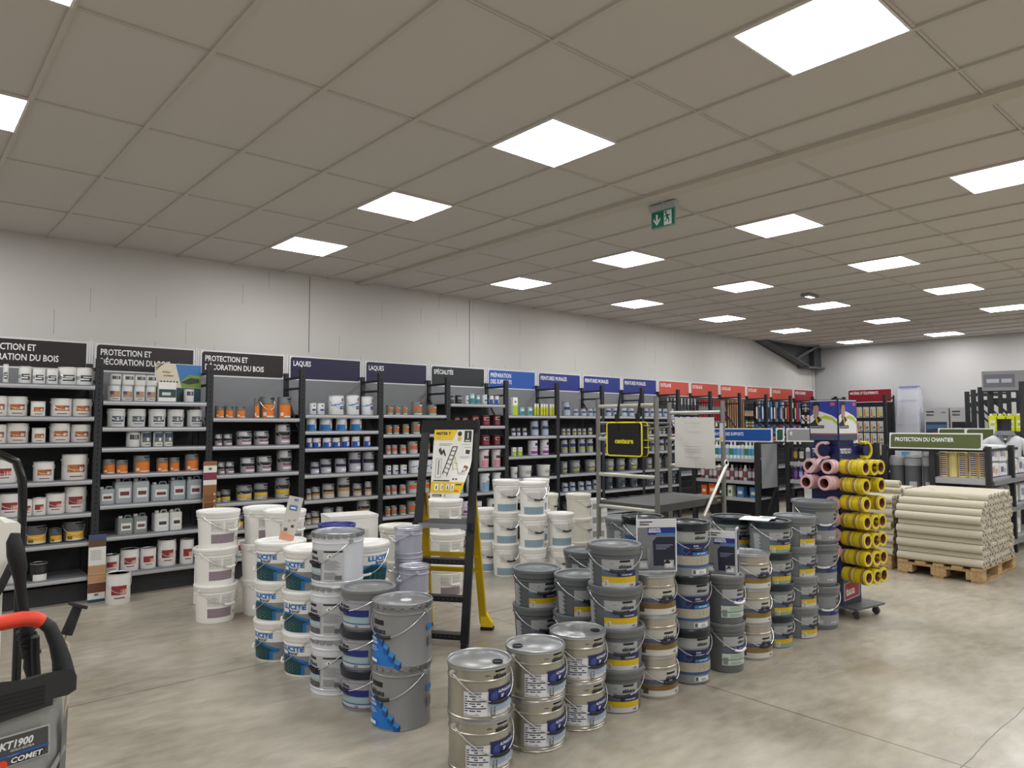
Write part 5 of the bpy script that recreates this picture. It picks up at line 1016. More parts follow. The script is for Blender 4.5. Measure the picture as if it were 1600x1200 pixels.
# ------------------------------------------------------------ tape display stand
TB = M('#161d55', .35); TR = R(-8.5)
t = thing('tape_stand', 'blue tesa tape display column on wheels with man poster header', 'display stand', (6.05, 2.72, 0), TR)
s = .265
a = MB(); a.bx(.0, s, 0, s, .1, 1.42, TB); a.bx(.02, s-.02, .02, s-.02, 1.42, 1.5, TB); o = a.obj('column', t)
a = MB(); a.bx(-.01, s+.13, -.13, s+.02, .085, .1, M('#55575c', .4)); a.obj('base_plate', t)
for x, y in ((.06, -.08), (s+.08, -.08), (.04, s-.03), (s+.08, s-.03)):
    c_ = MB(); c_.lathe([(0, -.012), (.03, -.012), (.034, 0), (.03, .012), (0, .012)], M('#4a4b4e', .5), 14, Matrix.Translation((x, y, .034)) @ Matrix.Rotation(R(90), 4, 'Y')); c_.bx(x-.018, x+.018, y-.012, y+.012, .06, .085, M('#8a8b8e', .3, .6)); c_.obj('caster', t)
a = MB(); a.bx(-.004, s+.004, -.004, s+.004, 1.47, 1.815, TB)
def header(a, fx):
    def q(u, v, k): return fx(u, v, .0045+.0006*k)
    def pg(P, c, k): a.poly([q(u, v, k) for u, v in P], M(c, .35))
    pg([(.02, 0), (.98, 0), (.98, 1), (.02, 1)], '#dfe2e0', 1); pg([(.02, 0), (.98, 0), (.98, .14), (.02, .14)], '#45506c', 2); pg([(.02, .14), (.98, .14), (.98, .17), (.02, .17)], '#a8505a', 2)
    pg([(.02, .98), (.98, .98), (.98, .53), (.8, .62), (.5, .7), (.3, .74), (.02, .6)], '#2a379c', 2); pg([(.25, .55), (.55, .62), (.8, .58), (.98, .45), (.98, .38), (.8, .5), (.5, .54), (.3, .5), (.1, .35), (.05, .38)], '#b9c43c', 3)
    pg([(.02, .42), (.12, .46), (.3, .62), (.45, .5), (.3, .42), (.3, .36), (.02, .36)], '#2b2430', 4); pg([(.14, .66), (.2, .58), (.3, .56), (.34, .66), (.35, .82), (.3, .9), (.16, .9), (.12, .8)], '#a98878', 5); pg([(.1, .8), (.12, .93), (.25, .98), (.36, .93), (.36, .84), (.3, .88), (.16, .86), (.14, .76)], '#1c181c', 6)
    pg([(.15, .62), (.24, .54), (.32, .6), (.3, .56), (.24, .52), (.16, .56)], '#2a2024', 6); pg([(.2, .58), (.26, .58), (.34, .4), (.28, .4)], '#c9b02c', 7)
    pg([(.04, .3), (.52, .3), (.52, .37), (.04, .37)], '#3c3f58', 7); pg([(.76, .86), (.92, .86), (.92, .94), (.76, .94)], '#c05a60', 5)
    v, f_, wd = glyphs('------------------', .02); k = .4/wd
    a.add([q(.07+px*k, .315+py*k*1.2, 9) for px, py in v], f_, M('#e6e6ea', .4))
header(a, lambda u, v, d: Vector((u*s, -d-.0, 1.47+v*.34))); header(a, lambda u, v, d: Vector((-d, s-u*s, 1.47+v*.34))); a.obj('header', t)
a = MB()
def face_txt(fx, rd=False):
    def tx(s_, u, v, h, c, k=.006, xs=.55):
        vv, ff, wd = glyphs(s_, .03); q = h/CAP; a.add([fx(u+px*q*xs, v+py*q, k) for px, py in vv], ff, M(c, .4))
    tx('TESTEZ ICI !', .015, 1.36, .04, '#e6e8f2'); tx('------', .015, 1.335, .014, '#c4c9e0'); tx('--------', .015, 1.31, .014, '#c4c9e0')
face_txt(lambda u, v, d: Vector((u, -.0006-d*.1, v))); face_txt(lambda u, v, d: Vector((-.0006-d*.1, s-u, v)))
y = -.001; a.bx(0, s, y, 0, .1, .36, M('#33374a', .4)); a.obj('front_print', t); a = MB(); a.prism([(.005, y-.001, .13), (s-.005, y-.001, .16), (s-.005, y-.001, .33), (.005, y-.001, .3)], (0, .001, 0), M('#2d5f9c', .4)); a.prism([(.02, y-.002, .135), (s-.03, y-.002, .16), (s-.03, y-.002, .3), (.02, y-.002, .275)], (0, .001, 0), M('#e6e6e6', .4)); a.prism([(.026, y-.003, .142), (s-.036, y-.003, .166), (s-.036, y-.003, .294), (.026, y-.003, .27)], (0, .001, 0), M('#b3303a', .4))
a.text('tesa', (.04, y-.004, .175), (1, 0, .12), (0, 0, 1), .068, SW, .8, .04); a.obj('brand_panel', t); MB().bx(-.001, 0, 0, s, .1, .36, M('#33374a', .4)).obj('side_print', t)
HK = M('#b4b6ba', .25, .8)
def tape_mesh(w, col, core, ro=.06, ri=.04, bands=None):
    a = MB(); T = Matrix.Rotation(R(90), 4, 'X')   # axis along -y
    a.lathe([(ri, 0), (ro, 0), (ro+.001, .004), (ro+.001, w-.004), (ro, w), (ri, w)], M(col, .4), 24, T); a.lathe([(ri, w), (ri-.001, w-.001), (ri-.003, w*.5), (ri-.001, .001), (ri, 0)], M(core, .6), 24, T)
    for q0, q1, c in (bands or []): a.lathe([(ro+.0016, w*q0), (ro+.0016, w*q1)], M(c, .5), 24, T)
    return a.mesh('tape_body')
YT = tape_mesh(.05, '#d9c41c', '#7c4a48', bands=((.1, .25, '#c0a81a'),)); YT2 = tape_mesh(.05, '#dcc820', '#7c4a48', bands=((.2, .42, '#b06a3c'), (.5, .62, '#3a3c44'), (.7, .8, '#d9d4c4')))
PT = tape_mesh(.045, '#dcb4b8', '#7c4440', bands=((.2, .3, '#d0a4ac'),))
def tape(me, x, y, z, rz, label, grp):
    M4 = Matrix.Rotation(TR, 4, 'Z'); p = M4 @ Vector((x, y, 0)); o = MB().obj('tape_roll', None, (6.05+p.x, 2.72+p.y, z), TR+rz, me=me); tag(o, label, 'tape roll', grp)
rows = [1.25-i*.1475 for i in range(7)]; cols = [.03, .155, .25]
for j, z in enumerate(rows):
    for i, x in enumerate(cols):
        n = (4, 4, 4) if j in (0,) else ((4, 3, 4) if j in (1, 2) else (4, 4, 4)); hx = x; n = n[i]
        if i == 1 and j in (1, 2): continue
        zz = z+(-.004*(i % 2)); MB().tube([(hx, 0, zz+.036), (hx, -.235, zz+.036), (hx, -.24, zz+.045)], .003, HK, 6).obj('hook', t)
        for k in range(n):
            yy = -.01-k*.0515
            tape(YT if (k+j) % 3 == 0 and j == 0 else (YT2 if (k+i+j) % 2 else YT), hx, yy, zz-.001*k, 0, 'yellow tape roll, %s row down, %s hook, %s from the column' % (ORD[j+1], ORD[i+1], ORD[k+1]), 'yellow tape rolls on the stand')
# pink rolls hang on the other face
for j, z in enumerate([1.25, 1.115, .94, .81, .68, .55]):
    for i, yy in enumerate((.045, .215) if j < 2 else (.045,)):
        MB().tube([(0, yy, z+.034), (-.16, yy, z+.034)], .003, HK, 6).obj('hook', t)
        for k in range(2 if j == 0 else 3 if j == 1 else 1):
            tape(PT, -.01-.047*k, yy, z, R(-90), 'pink tape roll, %s row down, %s hook, %s from the column' % (ORD[j+1], ORD[i+1], ORD[k+1]), 'pink tape rolls on the stand')
# two open test rolls on discs beside the header text
def crescent(cx, fn, col, lab_, sgn):
    a = MB(); pts = []
    P = [R(q) for q in range(60, 301, 12)]; c = M(col, .45); vs = []
    for q in P:
        for rr, d in ((.075, .0), (.075, .05), (.055, .05), (.055, 0)): vs.append(fn(sgn*rr*math.cos(q), rr*math.sin(q), d))
    n = len(P); a.add(vs, [(i*4+k, i*4+(k+1) % 4, (i+1)*4+(k+1) % 4, (i+1)*4+k) for i in range(n-1) for k in range(4)]+[(0, 1, 2, 3), tuple(4*(n-1)+k for k in (3, 2, 1, 0))], c)
    return a
def place_c(a, lab_):
    p = Matrix.Rotation(TR, 4, 'Z') @ Vector((0, 0, 0)); o = a.obj('tape_roll', None, (6.05, 2.72, 0), TR); tag(o, lab_, 'tape roll'); return o
a = crescent(0, lambda u, v, d: Vector((-.008-d, .11-u, 1.385+v)), '#e0babd', '', 1)
a.prism([(-.05, .15, 1.33), (-.05, .11, 1.32), (-.1, .2, 1.19), (-.1, .235, 1.205)], (-.002, 0, 0), M('#e3c6c8', .6)); place_c(a, 'open pink test tape pulled into a strip below the header')
a = MB(); T = Matrix.Translation((-.004, .11, 1.385)) @ Matrix.Rotation(R(-90), 4, 'Y'); a.lathe([(0, .045), (.05, .045), (.05, 0)], M('#131949', .4), 20, T); a.obj('test_disc', t)
a = crescent(0, lambda u, v, d: Vector((s+.06+u, -.008-d, 1.385+v)), '#d9c41c', '', -1); place_c(a, 'open yellow test tape at the right edge of the header')
a = MB(); a.bx(s, s+.1, -.006, 0, 1.345, 1.425, TB); T = Matrix.Translation((s+.06, -.004, 1.385)) @ Matrix.Rotation(R(90), 4, 'X'); a.lathe([(0, .045), (.05, .045), (.05, 0)], M('#131949', .4), 20, T); a.obj('test_disc', t)
# ------------------------------------------------------------ pallets of rolled floor felt
WD, WD2 = wood('#94734c', '#b49567'), wood('#a58660', '#c2a67a')
def pallet(x0, y0, label):
    """1.2 m along x, 0.8 m along y"""
    t = thing('wooden_pallet', label, 'pallet', (x0, y0, 0), 0, 'pallets carrying the felt rolls')
    for k, y in enumerate((0, .175, .35, .525, .7)): MB().bx(0, 1.2, y, y+.1, .122, .144, WD2).obj('deck_board', t)
    for x in (0, .5275, 1.055): MB().bx(x, x+.145, 0, .8, .1, .122, WD).obj('cross_board', t)
    for y in (0, .35, .7): MB().bx(0, 1.2, y, y+.1, 0, .022, WD).obj('base_board', t)
    for x in (0, .5275, 1.055):
        for y in (0, .327, .655): MB().bx(x, x+.145, y, y+.145, .022, .1, WD2).obj('block', t)
    return t
FELT = M('#c6bfac', .8, 0, .4)
def felt_mesh(L_):
    a = MB(); T = Matrix.Rotation(R(-90), 4, 'X')
    n = 14; prof = [(.012, .0), (.0415, 0), (.0425, .006), (.0425, L_-.006), (.0415, L_), (.012, L_)]
    a.lathe(prof, FELT, n, T); a.lathe([(.03, -.0008), (.026, -.0008)], M('#8b8373', .9), n, T); a.lathe([(.0125, -.001), (.0125, .12)], M('#4b443a', .9), n, T); a.lathe([(0, .01), (.0125, .01)], M('#2e2a24', .9), n, T)
    # loose outer edge of the felt
    a.bx(.036, .0435, 0, L_, -.012, .002, FELT)
    return a.mesh('felt_body')
FM = felt_mesh(.815); DP = .0725
def rolls(x0, y0, rows_, cols_, tops, where, grp):
    for rI in range(rows_):
        for c in range(cols_):
            if c == cols_-1 and rI % 2: continue
            x = x0+.045+c*.0855+(.0427 if rI % 2 else 0); z = .144+.0435+rI*DP
            o = MB().obj('felt_roll', None, (x, y0+random.uniform(-.01, .012), z), 0, me=FM); o.rotation_euler = (0, 0, 0)
            tag(o, 'cream felt roll, %s layer up, %s roll back, %s' % (ORD[rI+1], ORD[c+1], where), 'felt roll', grp)
    for rI, (c0, c1) in enumerate(tops):
        for c in range(c0, c1):
            x = x0+.045+c*.0855+(.0427 if (rows_+rI) % 2 else 0); z = .144+.0435+(rows_+rI)*DP
            o = MB().obj('felt_roll', None, (x, y0+random.uniform(-.01, .012), z), 0, me=FM)
            tag(o, 'cream felt roll, %s layer up, %s roll back, %s' % (ORD[rows_+rI+1], ORD[c+1], where), 'felt roll', grp)
pallet(8.37, 2.36, 'wooden pallet under the right-hand block of cream rolls')
rolls(8.37, 2.35, 8, 13, [(1, 13), (2, 12)], 'nearer block', 'felt rolls on the near pallet')
pallet(8.45, 3.25, 'wooden pallet under the rear block of cream rolls by the tape stand')
rolls(8.45, 3.24, 8, 8, [(0, 8), (3, 8)], 'farther block', 'felt rolls on the far pallet')
a = MB(); a.tube([(8.5, 2.5, .838), (8.62, 2.75, .842), (8.8, 2.95, .90)], .005, M('#d9d3c0', .7), 5); o = a.obj('packing_strap'); tag(o, 'thin pale strap lying across the near felt rolls', 'strap')
o = MB().obj('felt_roll', None, (8.62, 3.2, .144+.0435+10*DP+.02), 0, me=FM); tag(o, 'single cream felt roll lying on top of the farther block', 'felt roll')
o = MB().bx(8.42, 8.62, 3.55, 3.75, .792, .7945, M('#e4e8e4', .4)).bx(8.42, 8.5, 3.56, 3.62, .7945, .7955, M('#2f8a5a', .4)).bx(8.42, 8.6, 3.66, 3.7, .7945, .7955, M('#5a6a7a', .4)).obj('product_label'); tag(o, 'white and green label lying on the farther felt rolls', 'label')

# ------------------------------------------------------------ low gondola of site protection goods
GX, GY0, GY1, GH = 9.83, 2.66, 3.82, 1.34
t = thing('gondola_shelving', 'low dark double gondola with PROTECTION DU CHANTIER end behind the pallets', 'shelving', (0, 0, 0), 0)
for x in (GX, GX+.93, GX+1.95):
    for y in (GY0, (GY0+GY1)/2+.02, GY1):
        MB().bx(x-.03, x+.03, y-.03, y+.03, 0, GH, UP).obj('post', t)
for x in (GX, GX+.93, GX+1.95): MB().bx(x-.02, x+.02, GY0, GY1, GH-.07, GH-.02, UP).obj('rail', t)
MB().bx(GX, GX+1.95, (GY0+GY1)/2+.0, (GY0+GY1)/2+.03, .1, GH-.1, DARK).obj('back_panel', t)
MB().bx(GX, GX+1.95, GY0+.01, GY0+.03, GH-.06, GH-.03, UP).obj('rail', t)
for z in (.96, .6, .2): MB().bx(GX+.03, GX+1.95, GY0, (GY0+GY1)/2, z-.03, z, SH).obj('shelf', t); MB().bx(GX+.03, GX+1.95, GY0-.05, GY0, z-.08, z-.03, SHD).obj('price_rail', t)
MB().bx(GX-.02, GX+.02, GY0+.03, (GY0+GY1)/2-.01, .885, .955, SH).obj('price_rail', t, label='grey front rail of the end shelf')
MB().bx(GX-.02, GX+.02, GY0+.03, GY1, .1, .2, DARK).obj('kick_plate', t)
a = hsign(1.04, .2, '#4f5a2b', ('PROTECTION DU CHANTIER',), .052, .07, 0, .72)
t = thing('aisle_sign', 'olive green PROTECTION DU CHANTIER sign tilted on the low gondola end', 'sign', (9.75, 3.215, 1.30), R(-90)); o = a.obj('sign_board', t); o.rotation_euler = (R(-6), 0, 0)
for k, yc in enumerate((3.63, 3.27)):
    t = thing('aisle_sign', 'small olive green sign behind the chantier sign, %s of two' % ('left' if k == 0 else 'right'), 'sign', (11.75, yc, 1.36), R(-90), 'olive signs on the rear gondola'); hsign(.36, .19, '#4f5a2b', (), .05).obj('sign_board', t)
    MB().bx(-.01, .01, .02, .04, -1.36, .0, UP).obj('post', t)
# yellow masking-film rolls in the end bay
for k, y in enumerate((3.165, 3.06, 2.955, 2.84, 2.74)):
    a = MB(); yc = M('#d9c98a', .45); a.lathe([(0, 0), (.052, 0), (.052, .3), (.045, .302), (0, .302)], yc, 18)
    rad = lambda z: .052
    if k != 1:
        for i in range(11): a.patch(rad, -60, 8, .02+i*.026, .034+i*.026, M('#34408c' if i % 2 else '#5a4a80', .4), .001, 12); a.patch(rad, 10, 24, .018+i*.026, .03+i*.026, M('#a8506a', .4), .001, 12)
    o = a.obj('film_roll', None, (GX+.1, y, .962), R(-60)); tag(o, 'yellow masking film roll with blue print, %s from the left in the end bay' % ORD[k+1] if k != 1 else 'plain yellow film roll between the printed ones in the end bay', 'film roll', 'film rolls in the end bay')
# wrapped grey felt rolls standing in the other half
for k, (y, r_) in enumerate(((3.72, .088), (3.53, .098), (3.36, .06))):
    t = thing('felt_bundle', 'tall dark grey wrapped felt roll standing in the gondola end, %s from left' % ORD[k+1], 'felt roll', (GX+.13, y, .02), R(-70), 'wrapped grey rolls in the gondola end')
    a = MB(); a.lathe([(0, 0), (r_, 0), (r_, 1.14+.02*k), (0, 1.14+.02*k)], M('#56585a', .75, 0, .5), 20); rad = lambda z, r_=r_: r_; a.patch(rad, -30, 20, .62, .86, M('#b5b7ba', .4), .002); a.patch(rad, -25, 15, .7, .78, M('#6a6c74', .4), .003); a.obj('body', t)
    a = MB(); a.lathe([(r_+.004, 1.06), (r_+.006, 1.12), (r_*.9, 1.18+.02*k), (r_*.5, 1.17+.02*k), (0, 1.165+.02*k)], film('#d8dadd', .55), 20); a.obj('plastic_wrap', t)
o = MB().bx(GX+.22, GX+.4, 3.52, 3.78, .02, 1.27, M('#c3c7ca', .5)).bx(GX+.215, GX+.22, 3.6, 3.7, 1.17, 1.25, M('#5d94b8', .5)).obj('carton'); tag(o, 'tall pale carton behind the grey wrapped rolls', 'carton')
# white wrapped packs along the right side of that gondola
PKW = M('#dadbde', .35)
def pack(x, y, z, w, d, h, label, col='#dcdde0', cyl=False, grp='white wrapped packs on the low gondola', spot='#8a8fa8'):
    t = thing('wrapped_pack', label, 'pack', (x, y, z), 0, grp); a = MB(); n = max(2, int(w/.06)); c = M(col, .3)
    vs = []; m_ = 10
    for i in range(n*4+1):
        u = -w/2+w*i/(n*4); b_ = .008*abs(math.sin(PI*i/4))
        for (yy, zz) in ((-d/2-b_, .01), (-d/2-b_, h*.92), (-d*.4, h+b_), (d*.4, h+b_), (d/2, h*.92), (d/2, .0)): vs.append((u, yy, zz))
    k = 6; N_ = n*4+1; a.add(vs, [(i*k+j, i*k+(j+1) % k, (i+1)*k+(j+1) % k, (i+1)*k+j) for i in range(N_-1) for j in range(k)]+[tuple(range(k)), tuple((N_-1)*k+j for j in range(k-1, -1, -1))], c, True)
    a.bx(-w*.42, -w*.1, -d/2-.012, -d/2-.009, h*.35, h*.75, M(spot, .4)); a.bx(.05*w, w*.3, -d/2-.012, -d/2-.009, h*.3, h*.6, M('#c9b9a8', .4)); a.obj('body', t)
    a = MB(); a.bx(-w*.5-.006, -w*.5-.001, -d*.3, d*.3, h*.3, h*.8, M('#aeb0c0', .4)); a.obj('end_seal', t)
    return t
for k, (x, z, w, h, s_) in enumerate(((9.99, 1.12, .0, 0, ''), (10.17, .962, .34, .17, '#c99a86'), (10.52, .962, .3, .16, '#5a5f8c'), (10.17, 1.15, .34, .2, '#6a6f9c'), (10.52, 1.14, .3, .2, '#8a8fa8'), (10.95, .962, .36, .2, '#9aa0a8'), (11.35, .962, .36, .2, '#7a7f9c'), (10.35, .602, .36, .22, '#8a8fa8'), (10.9, .602, .36, .24, '#6a6f8c'), (11.4, .602, .36, .22, '#8a8fa8'), (10.3, .202, .36, .26, '#9a9ca8'), (10.95, .202, .4, .2, '#8a8fa8'))):
    if w: pack(x, 2.79, z+.001, w, .2, h, 'white plastic-wrapped pack, %s along the low gondola side' % ORD[k] if k < 15 else '', spot=s_)
# polo shirt bust on top
t = thing('shirt_bust', 'black bust form wearing a white polo with grey collar', 'mannequin', (11.15, 2.82, 1.175), R(-74))
a = MB(); c = M('#c9ccd0', .7)
def ell(z, rx, ry, cx=0): return [(cx+rx*math.cos(2*PI*k/20), ry*math.sin(2*PI*k/20), z) for k in range(20)]
L_ = [ell(0, .17, .1), ell(.08, .18, .11), ell(.18, .2, .115), ell(.24, .2, .1), ell(.275, .15, .08), ell(.295, .08, .065)]
a.add([p for g_ in L_ for p in g_], [(i*20+k, i*20+(k+1) % 20, (i+1)*20+(k+1) % 20, (i+1)*20+k) for i in range(5) for k in range(20)]+[tuple(range(19, -1, -1))], c, True)
for s_ in (-1, 1): a.tube([(s_*.15, 0, .225), (s_*.2, 0, .19), (s_*.23, -.01, .1), (s_*.24, -.01, .03)], .05, c, 12, True, [.045, .052, .05, .05])
o = a.obj('polo_shirt', t)
a = MB(); g2 = M('#6d7074', .7); a.lathe([(.115, .265), (.1, .3), (.085, .345), (.094, .345), (.125, .285)], g2, 20); a.poly([(-.045, -.112, .26), (0, -.127, .17), (.045, -.112, .26), (0, -.1, .3)], M('#101012', .5)); a.add([(-.09, -.09, .3), (-.03, -.125, .2), (-.01, -.128, .23), (-.05, -.1, .32), (.09, -.09, .3), (.03, -.125, .2), (.01, -.128, .23), (.05, -.1, .32)], [(0, 1, 2, 3), (7, 6, 5, 4)], g2); a.bx(-.012, .012, -.118, -.1, .1, .25, M('#dadce0', .7)); a.obj('collar', o)
a = MB(); a.tube([(0, 0, .24), (0, 0, .36), (0, .01, .44), (0, .01, .5)], .055, M('#101012', .5), 16, True, [.085, .075, .078, .082]); a.obj('neck_form', t)
MB().tube([(0, 0, -.02), (0, 0, .02)], .1, M('#222', .5), 16).obj('stand', t)

# ------------------------------------------------------------ middle gondola: PREPARATION DES SUPPORTS end
t = thing('gondola_shelving', 'low dark gondola under the blue PRÉPARATION DES SUPPORTS sign', 'shelving', (0, 0, 0), 0)
MX = 8.93
for y in (5.12, 6.12, 7.0):
    if y < 7: MB().bx(MX-.03, MX+.03, y-.03, y+.03, 0, 1.36, UP).obj('post', t); MB().bx(MX+.45, MX+.5, y-.03, y+.03, 0, 1.36, UP).obj('post', t)
for z in (1.135, .835, .6, .25): MB().bx(MX, MX+.47, 5.15, 6.09, z-.025, z, SH).bx(MX-.012, MX, 5.15, 6.09, z-.045, z, SH).obj('shelf', t)
MB().bx(MX+.44, MX+.46, 5.15, 6.09, .1, 1.35, DARK).obj('back_panel', t)
MB().bx(MX+.05, MX+.46, 5.085, 5.092, .74, 1.34, M('#8d9092', .3)).obj('side_panel', t, label='grey translucent side panel')
MB().bar((MX+.48, 5.11, .75), (MX+.1, 5.11, .2), .03, .02, UP).obj('brace', t)
t = thing('gondola_shelving', 'low dark gondola under the grey sign beside the tape stand', 'shelving', (0, 0, 0), 0)
NX = 9.5
for y in (4.98, 3.98):
    MB().bx(NX-.03, NX+.03, y-.03, y+.03, 0, 1.36, UP).obj('post', t); MB().bx(NX+.45, NX+.5, y-.03, y+.03, 0, 1.36, UP).obj('post', t)
for z in (1.09, .845, .585, .25): MB().bx(NX, NX+.47, 4.01, 4.95, z-.025, z, SH).bx(NX-.012, NX, 4.01, 4.95, z-.05, z, SH).obj('shelf', t)
MB().bx(NX+.44, NX+.46, 4.01, 4.95, .1, 1.35, DARK).obj('back_panel', t)
for (x, y0, y1, c, tx, nm) in ((8.86, 4.86, 5.9, '#1a4f9e', ('PRÉPARATION DES SUPPORTS',), 'bright blue PRÉPARATION DES SUPPORTS sign on the middle gondola'), (9.4, 4.98, 5.1, '#1f4a38', (), 'narrow dark green sign between the blue and grey ones'), (9.44, 4.0, 4.965, '#8b8d8f', (), 'plain grey sign on the gondola beside the tape stand')):
    t = thing('aisle_sign', nm, 'sign', (x, (y0+y1)/2, 1.37), R(-90), None); a = hsign(y1-y0, .185, c, tx, .045, .06, 0, .68)
    if c == '#8b8d8f': a.text('SE', (-.43, -.003, .09), (1, 0, 0), (0, 0, 1), .045, SW, .6, .03)
    a.obj('sign_board', t); MB().bx(-.02, .02, .015, .03, -.05, .01, UP).obj('bracket', t)
def bottle(x, y, z, r_, h, col, cap, label, grp, spray=False, band=None, nm='bottle'):
    k = ('bo', r_, h, col, cap, spray, band)
    if k not in _TIN:
        a = MB(); a.lathe([(0, 0), (r_, 0), (r_, h*.7), (r_*.9, h*.76), (r_*.4, h*.84), (r_*.4, h*.86), (0, h*.86)], M(col, .35), 12)
        if band: a.patch(lambda q: r_, -70, 70, h*.2, h*.6, M(band, .4), .0008, 20)
        b = MB(); b.lathe([(0, h*.84), (r_*.5, h*.84), (r_*.5, h), (0, h)], M(cap, .4), 10)
        if spray: b.bx(-.01, .01, -r_*1.2, r_*.5, h*.95, h*1.02, M(cap, .4))
        _TIN[k] = (a.mesh('bottle_body'), b.mesh('cap'))
    t = thing(nm, label, 'bottle', (x, y, z), R(-80), grp); MB().obj('body', t, me=_TIN[k][0]); MB().obj('cap', t, me=_TIN[k][1])
def line(where, n, x, y0, y1, z, r_, h, cols, grp, txt, **kw):
    for i in range(n):
        y = y1+(y0-y1)*i/(n-1); c, cp, bd = cols[i % len(cols)]
        bottle(x, y, z, r_, h, c, cp, '%s, %s from the left %s' % (txt(i), ORD[i+1], where), grp, band=bd, **kw)
line('on top shelf under the blue sign', 15, MX+.06, 5.2, 6.02, 1.136, .026, .23, [('#dfe3e6', '#e8e8e8', '#2f7a5a'), ('#dfe3e6', '#e8e8e8', '#3b8fc0'), ('#e3e5e8', '#e8e8e8', '#4aa3d4'), ('#ccd3d9', '#3a4a5c', '#8aa0b4')], 'bottles under the blue sign', lambda i: 'slim white bottle')
line('on middle shelf under the blue sign', 13, MX+.06, 5.2, 6.02, .836, .03, .21, [('#7a3f44', '#4a2a2e', '#c9c4c6'), ('#b9babd', '#d5d5d5', '#7a4a50'), ('#4a4348', '#222', '#b5b0b4')], 'aerosols under the blue sign', lambda i: 'reddish or grey spray can', nm='spray_can')
for k, (y, w, h, c) in enumerate(((6.0, .09, .13, '#d9622a'), (5.87, .1, .16, '#d9622a'), (5.72, .07, .12, '#3d4a3a'), (5.58, .07, .15, '#d9dccf'), (5.42, .1, .14, '#4a7cb0'), (5.22, .1, .14, '#4a7cb0'))):
    t = thing('small_box', '%s box on the low shelf under the blue sign, %s from left' % ({'#d9622a': 'orange', '#3d4a3a': 'dark green', '#d9dccf': 'pale', '#4a7cb0': 'blue'}[c], ORD[k+1]), 'box', (MX+.1, y, .601), 0, 'boxes under the blue sign')
    MB().bx(-.05, .05, -w/2, w/2, 0, h, M(c, .4)).bx(-.051, -.05, -w*.3, w*.3, h*.3, h*.6, M('#e3dccf' if c != '#d9dccf' else '#4f7a4a', .4)).obj('body', t); MB().bx(-.05, .05, -w/2, w/2, h, h+.004, M(c, .5)).obj('flap', t)
line('on top shelf under the grey sign', 10, NX+.06, 4.1, 4.9, 1.091, .03, .24, [('#26221e', '#1a1a1a', '#b08f3a'), ('#1f1c1a', '#141414', '#c9c4b8'), ('#d9dadc', '#2a2a2c', '#8a8d92')], 'bottles under the grey sign', lambda i: 'black or silver bottle')
line('on middle shelf under the grey sign', 12, NX+.06, 4.1, 4.9, .846, .028, .19, [('#5d3f8a', '#c9c2e0', '#8a5ab0'), ('#4a4a9c', '#d5d0e8', '#b9aee0'), ('#8a3f8c', '#c9c2e0', '#d9b0e0')], 'bottles under the grey sign', lambda i: 'purple bottle')
jerry(NX+.12, 4.72, .586, .16, .2, 'white canister with a navy label on the low shelf by the tape stand', '#dcdedf', '#2a3058')
tin('dark', NX+.12, 4.5, .586, .14, .12, 'flat dark tin on the low shelf by the tape stand', R(-80))
t = thing('plastic_paint_pail', 'cream plastic pail under the scaffold platform', 'pail', (6.7, 4.9, 0), 0); a, rad = body_plastic(.13, .15, .5, '#c9c4ae'); a.obj('body', t); MB().obj('lid', t, me=lid_plastic(.15, .5, '#d4d0bc'))
t = thing('plastic_paint_pail', 'second cream pail behind the scaffold brace', 'pail', (7.25, 4.45, 0), 0); a.obj('body', t); MB().obj('lid', t, me=lid_plastic(.15, .5, '#d4d0bc'))
# stacked small white cartons beside the cream buckets
for k in range(4):
    t = thing('carton', 'white carton with dark printed squares by the cream buckets, %s from floor' % ORD[k+1], 'carton', (6.75, 6.12, .17*k), R(-10), 'white cartons by the cream buckets')
    a = MB().bx(-.13, .13, -.1, .1, 0, .168, M('#d2d3d4', .5)); 
    for x in (-.07, .05): a.bx(x-.03, x+.03, -.101, -.1, .05, .12, M('#8e8f92', .5))
    a.obj('body', t); MB().bx(-.13, .13, -.02, .02, .168, .1695, M('#b9b6ac', .4)).obj('tape_strip', t)

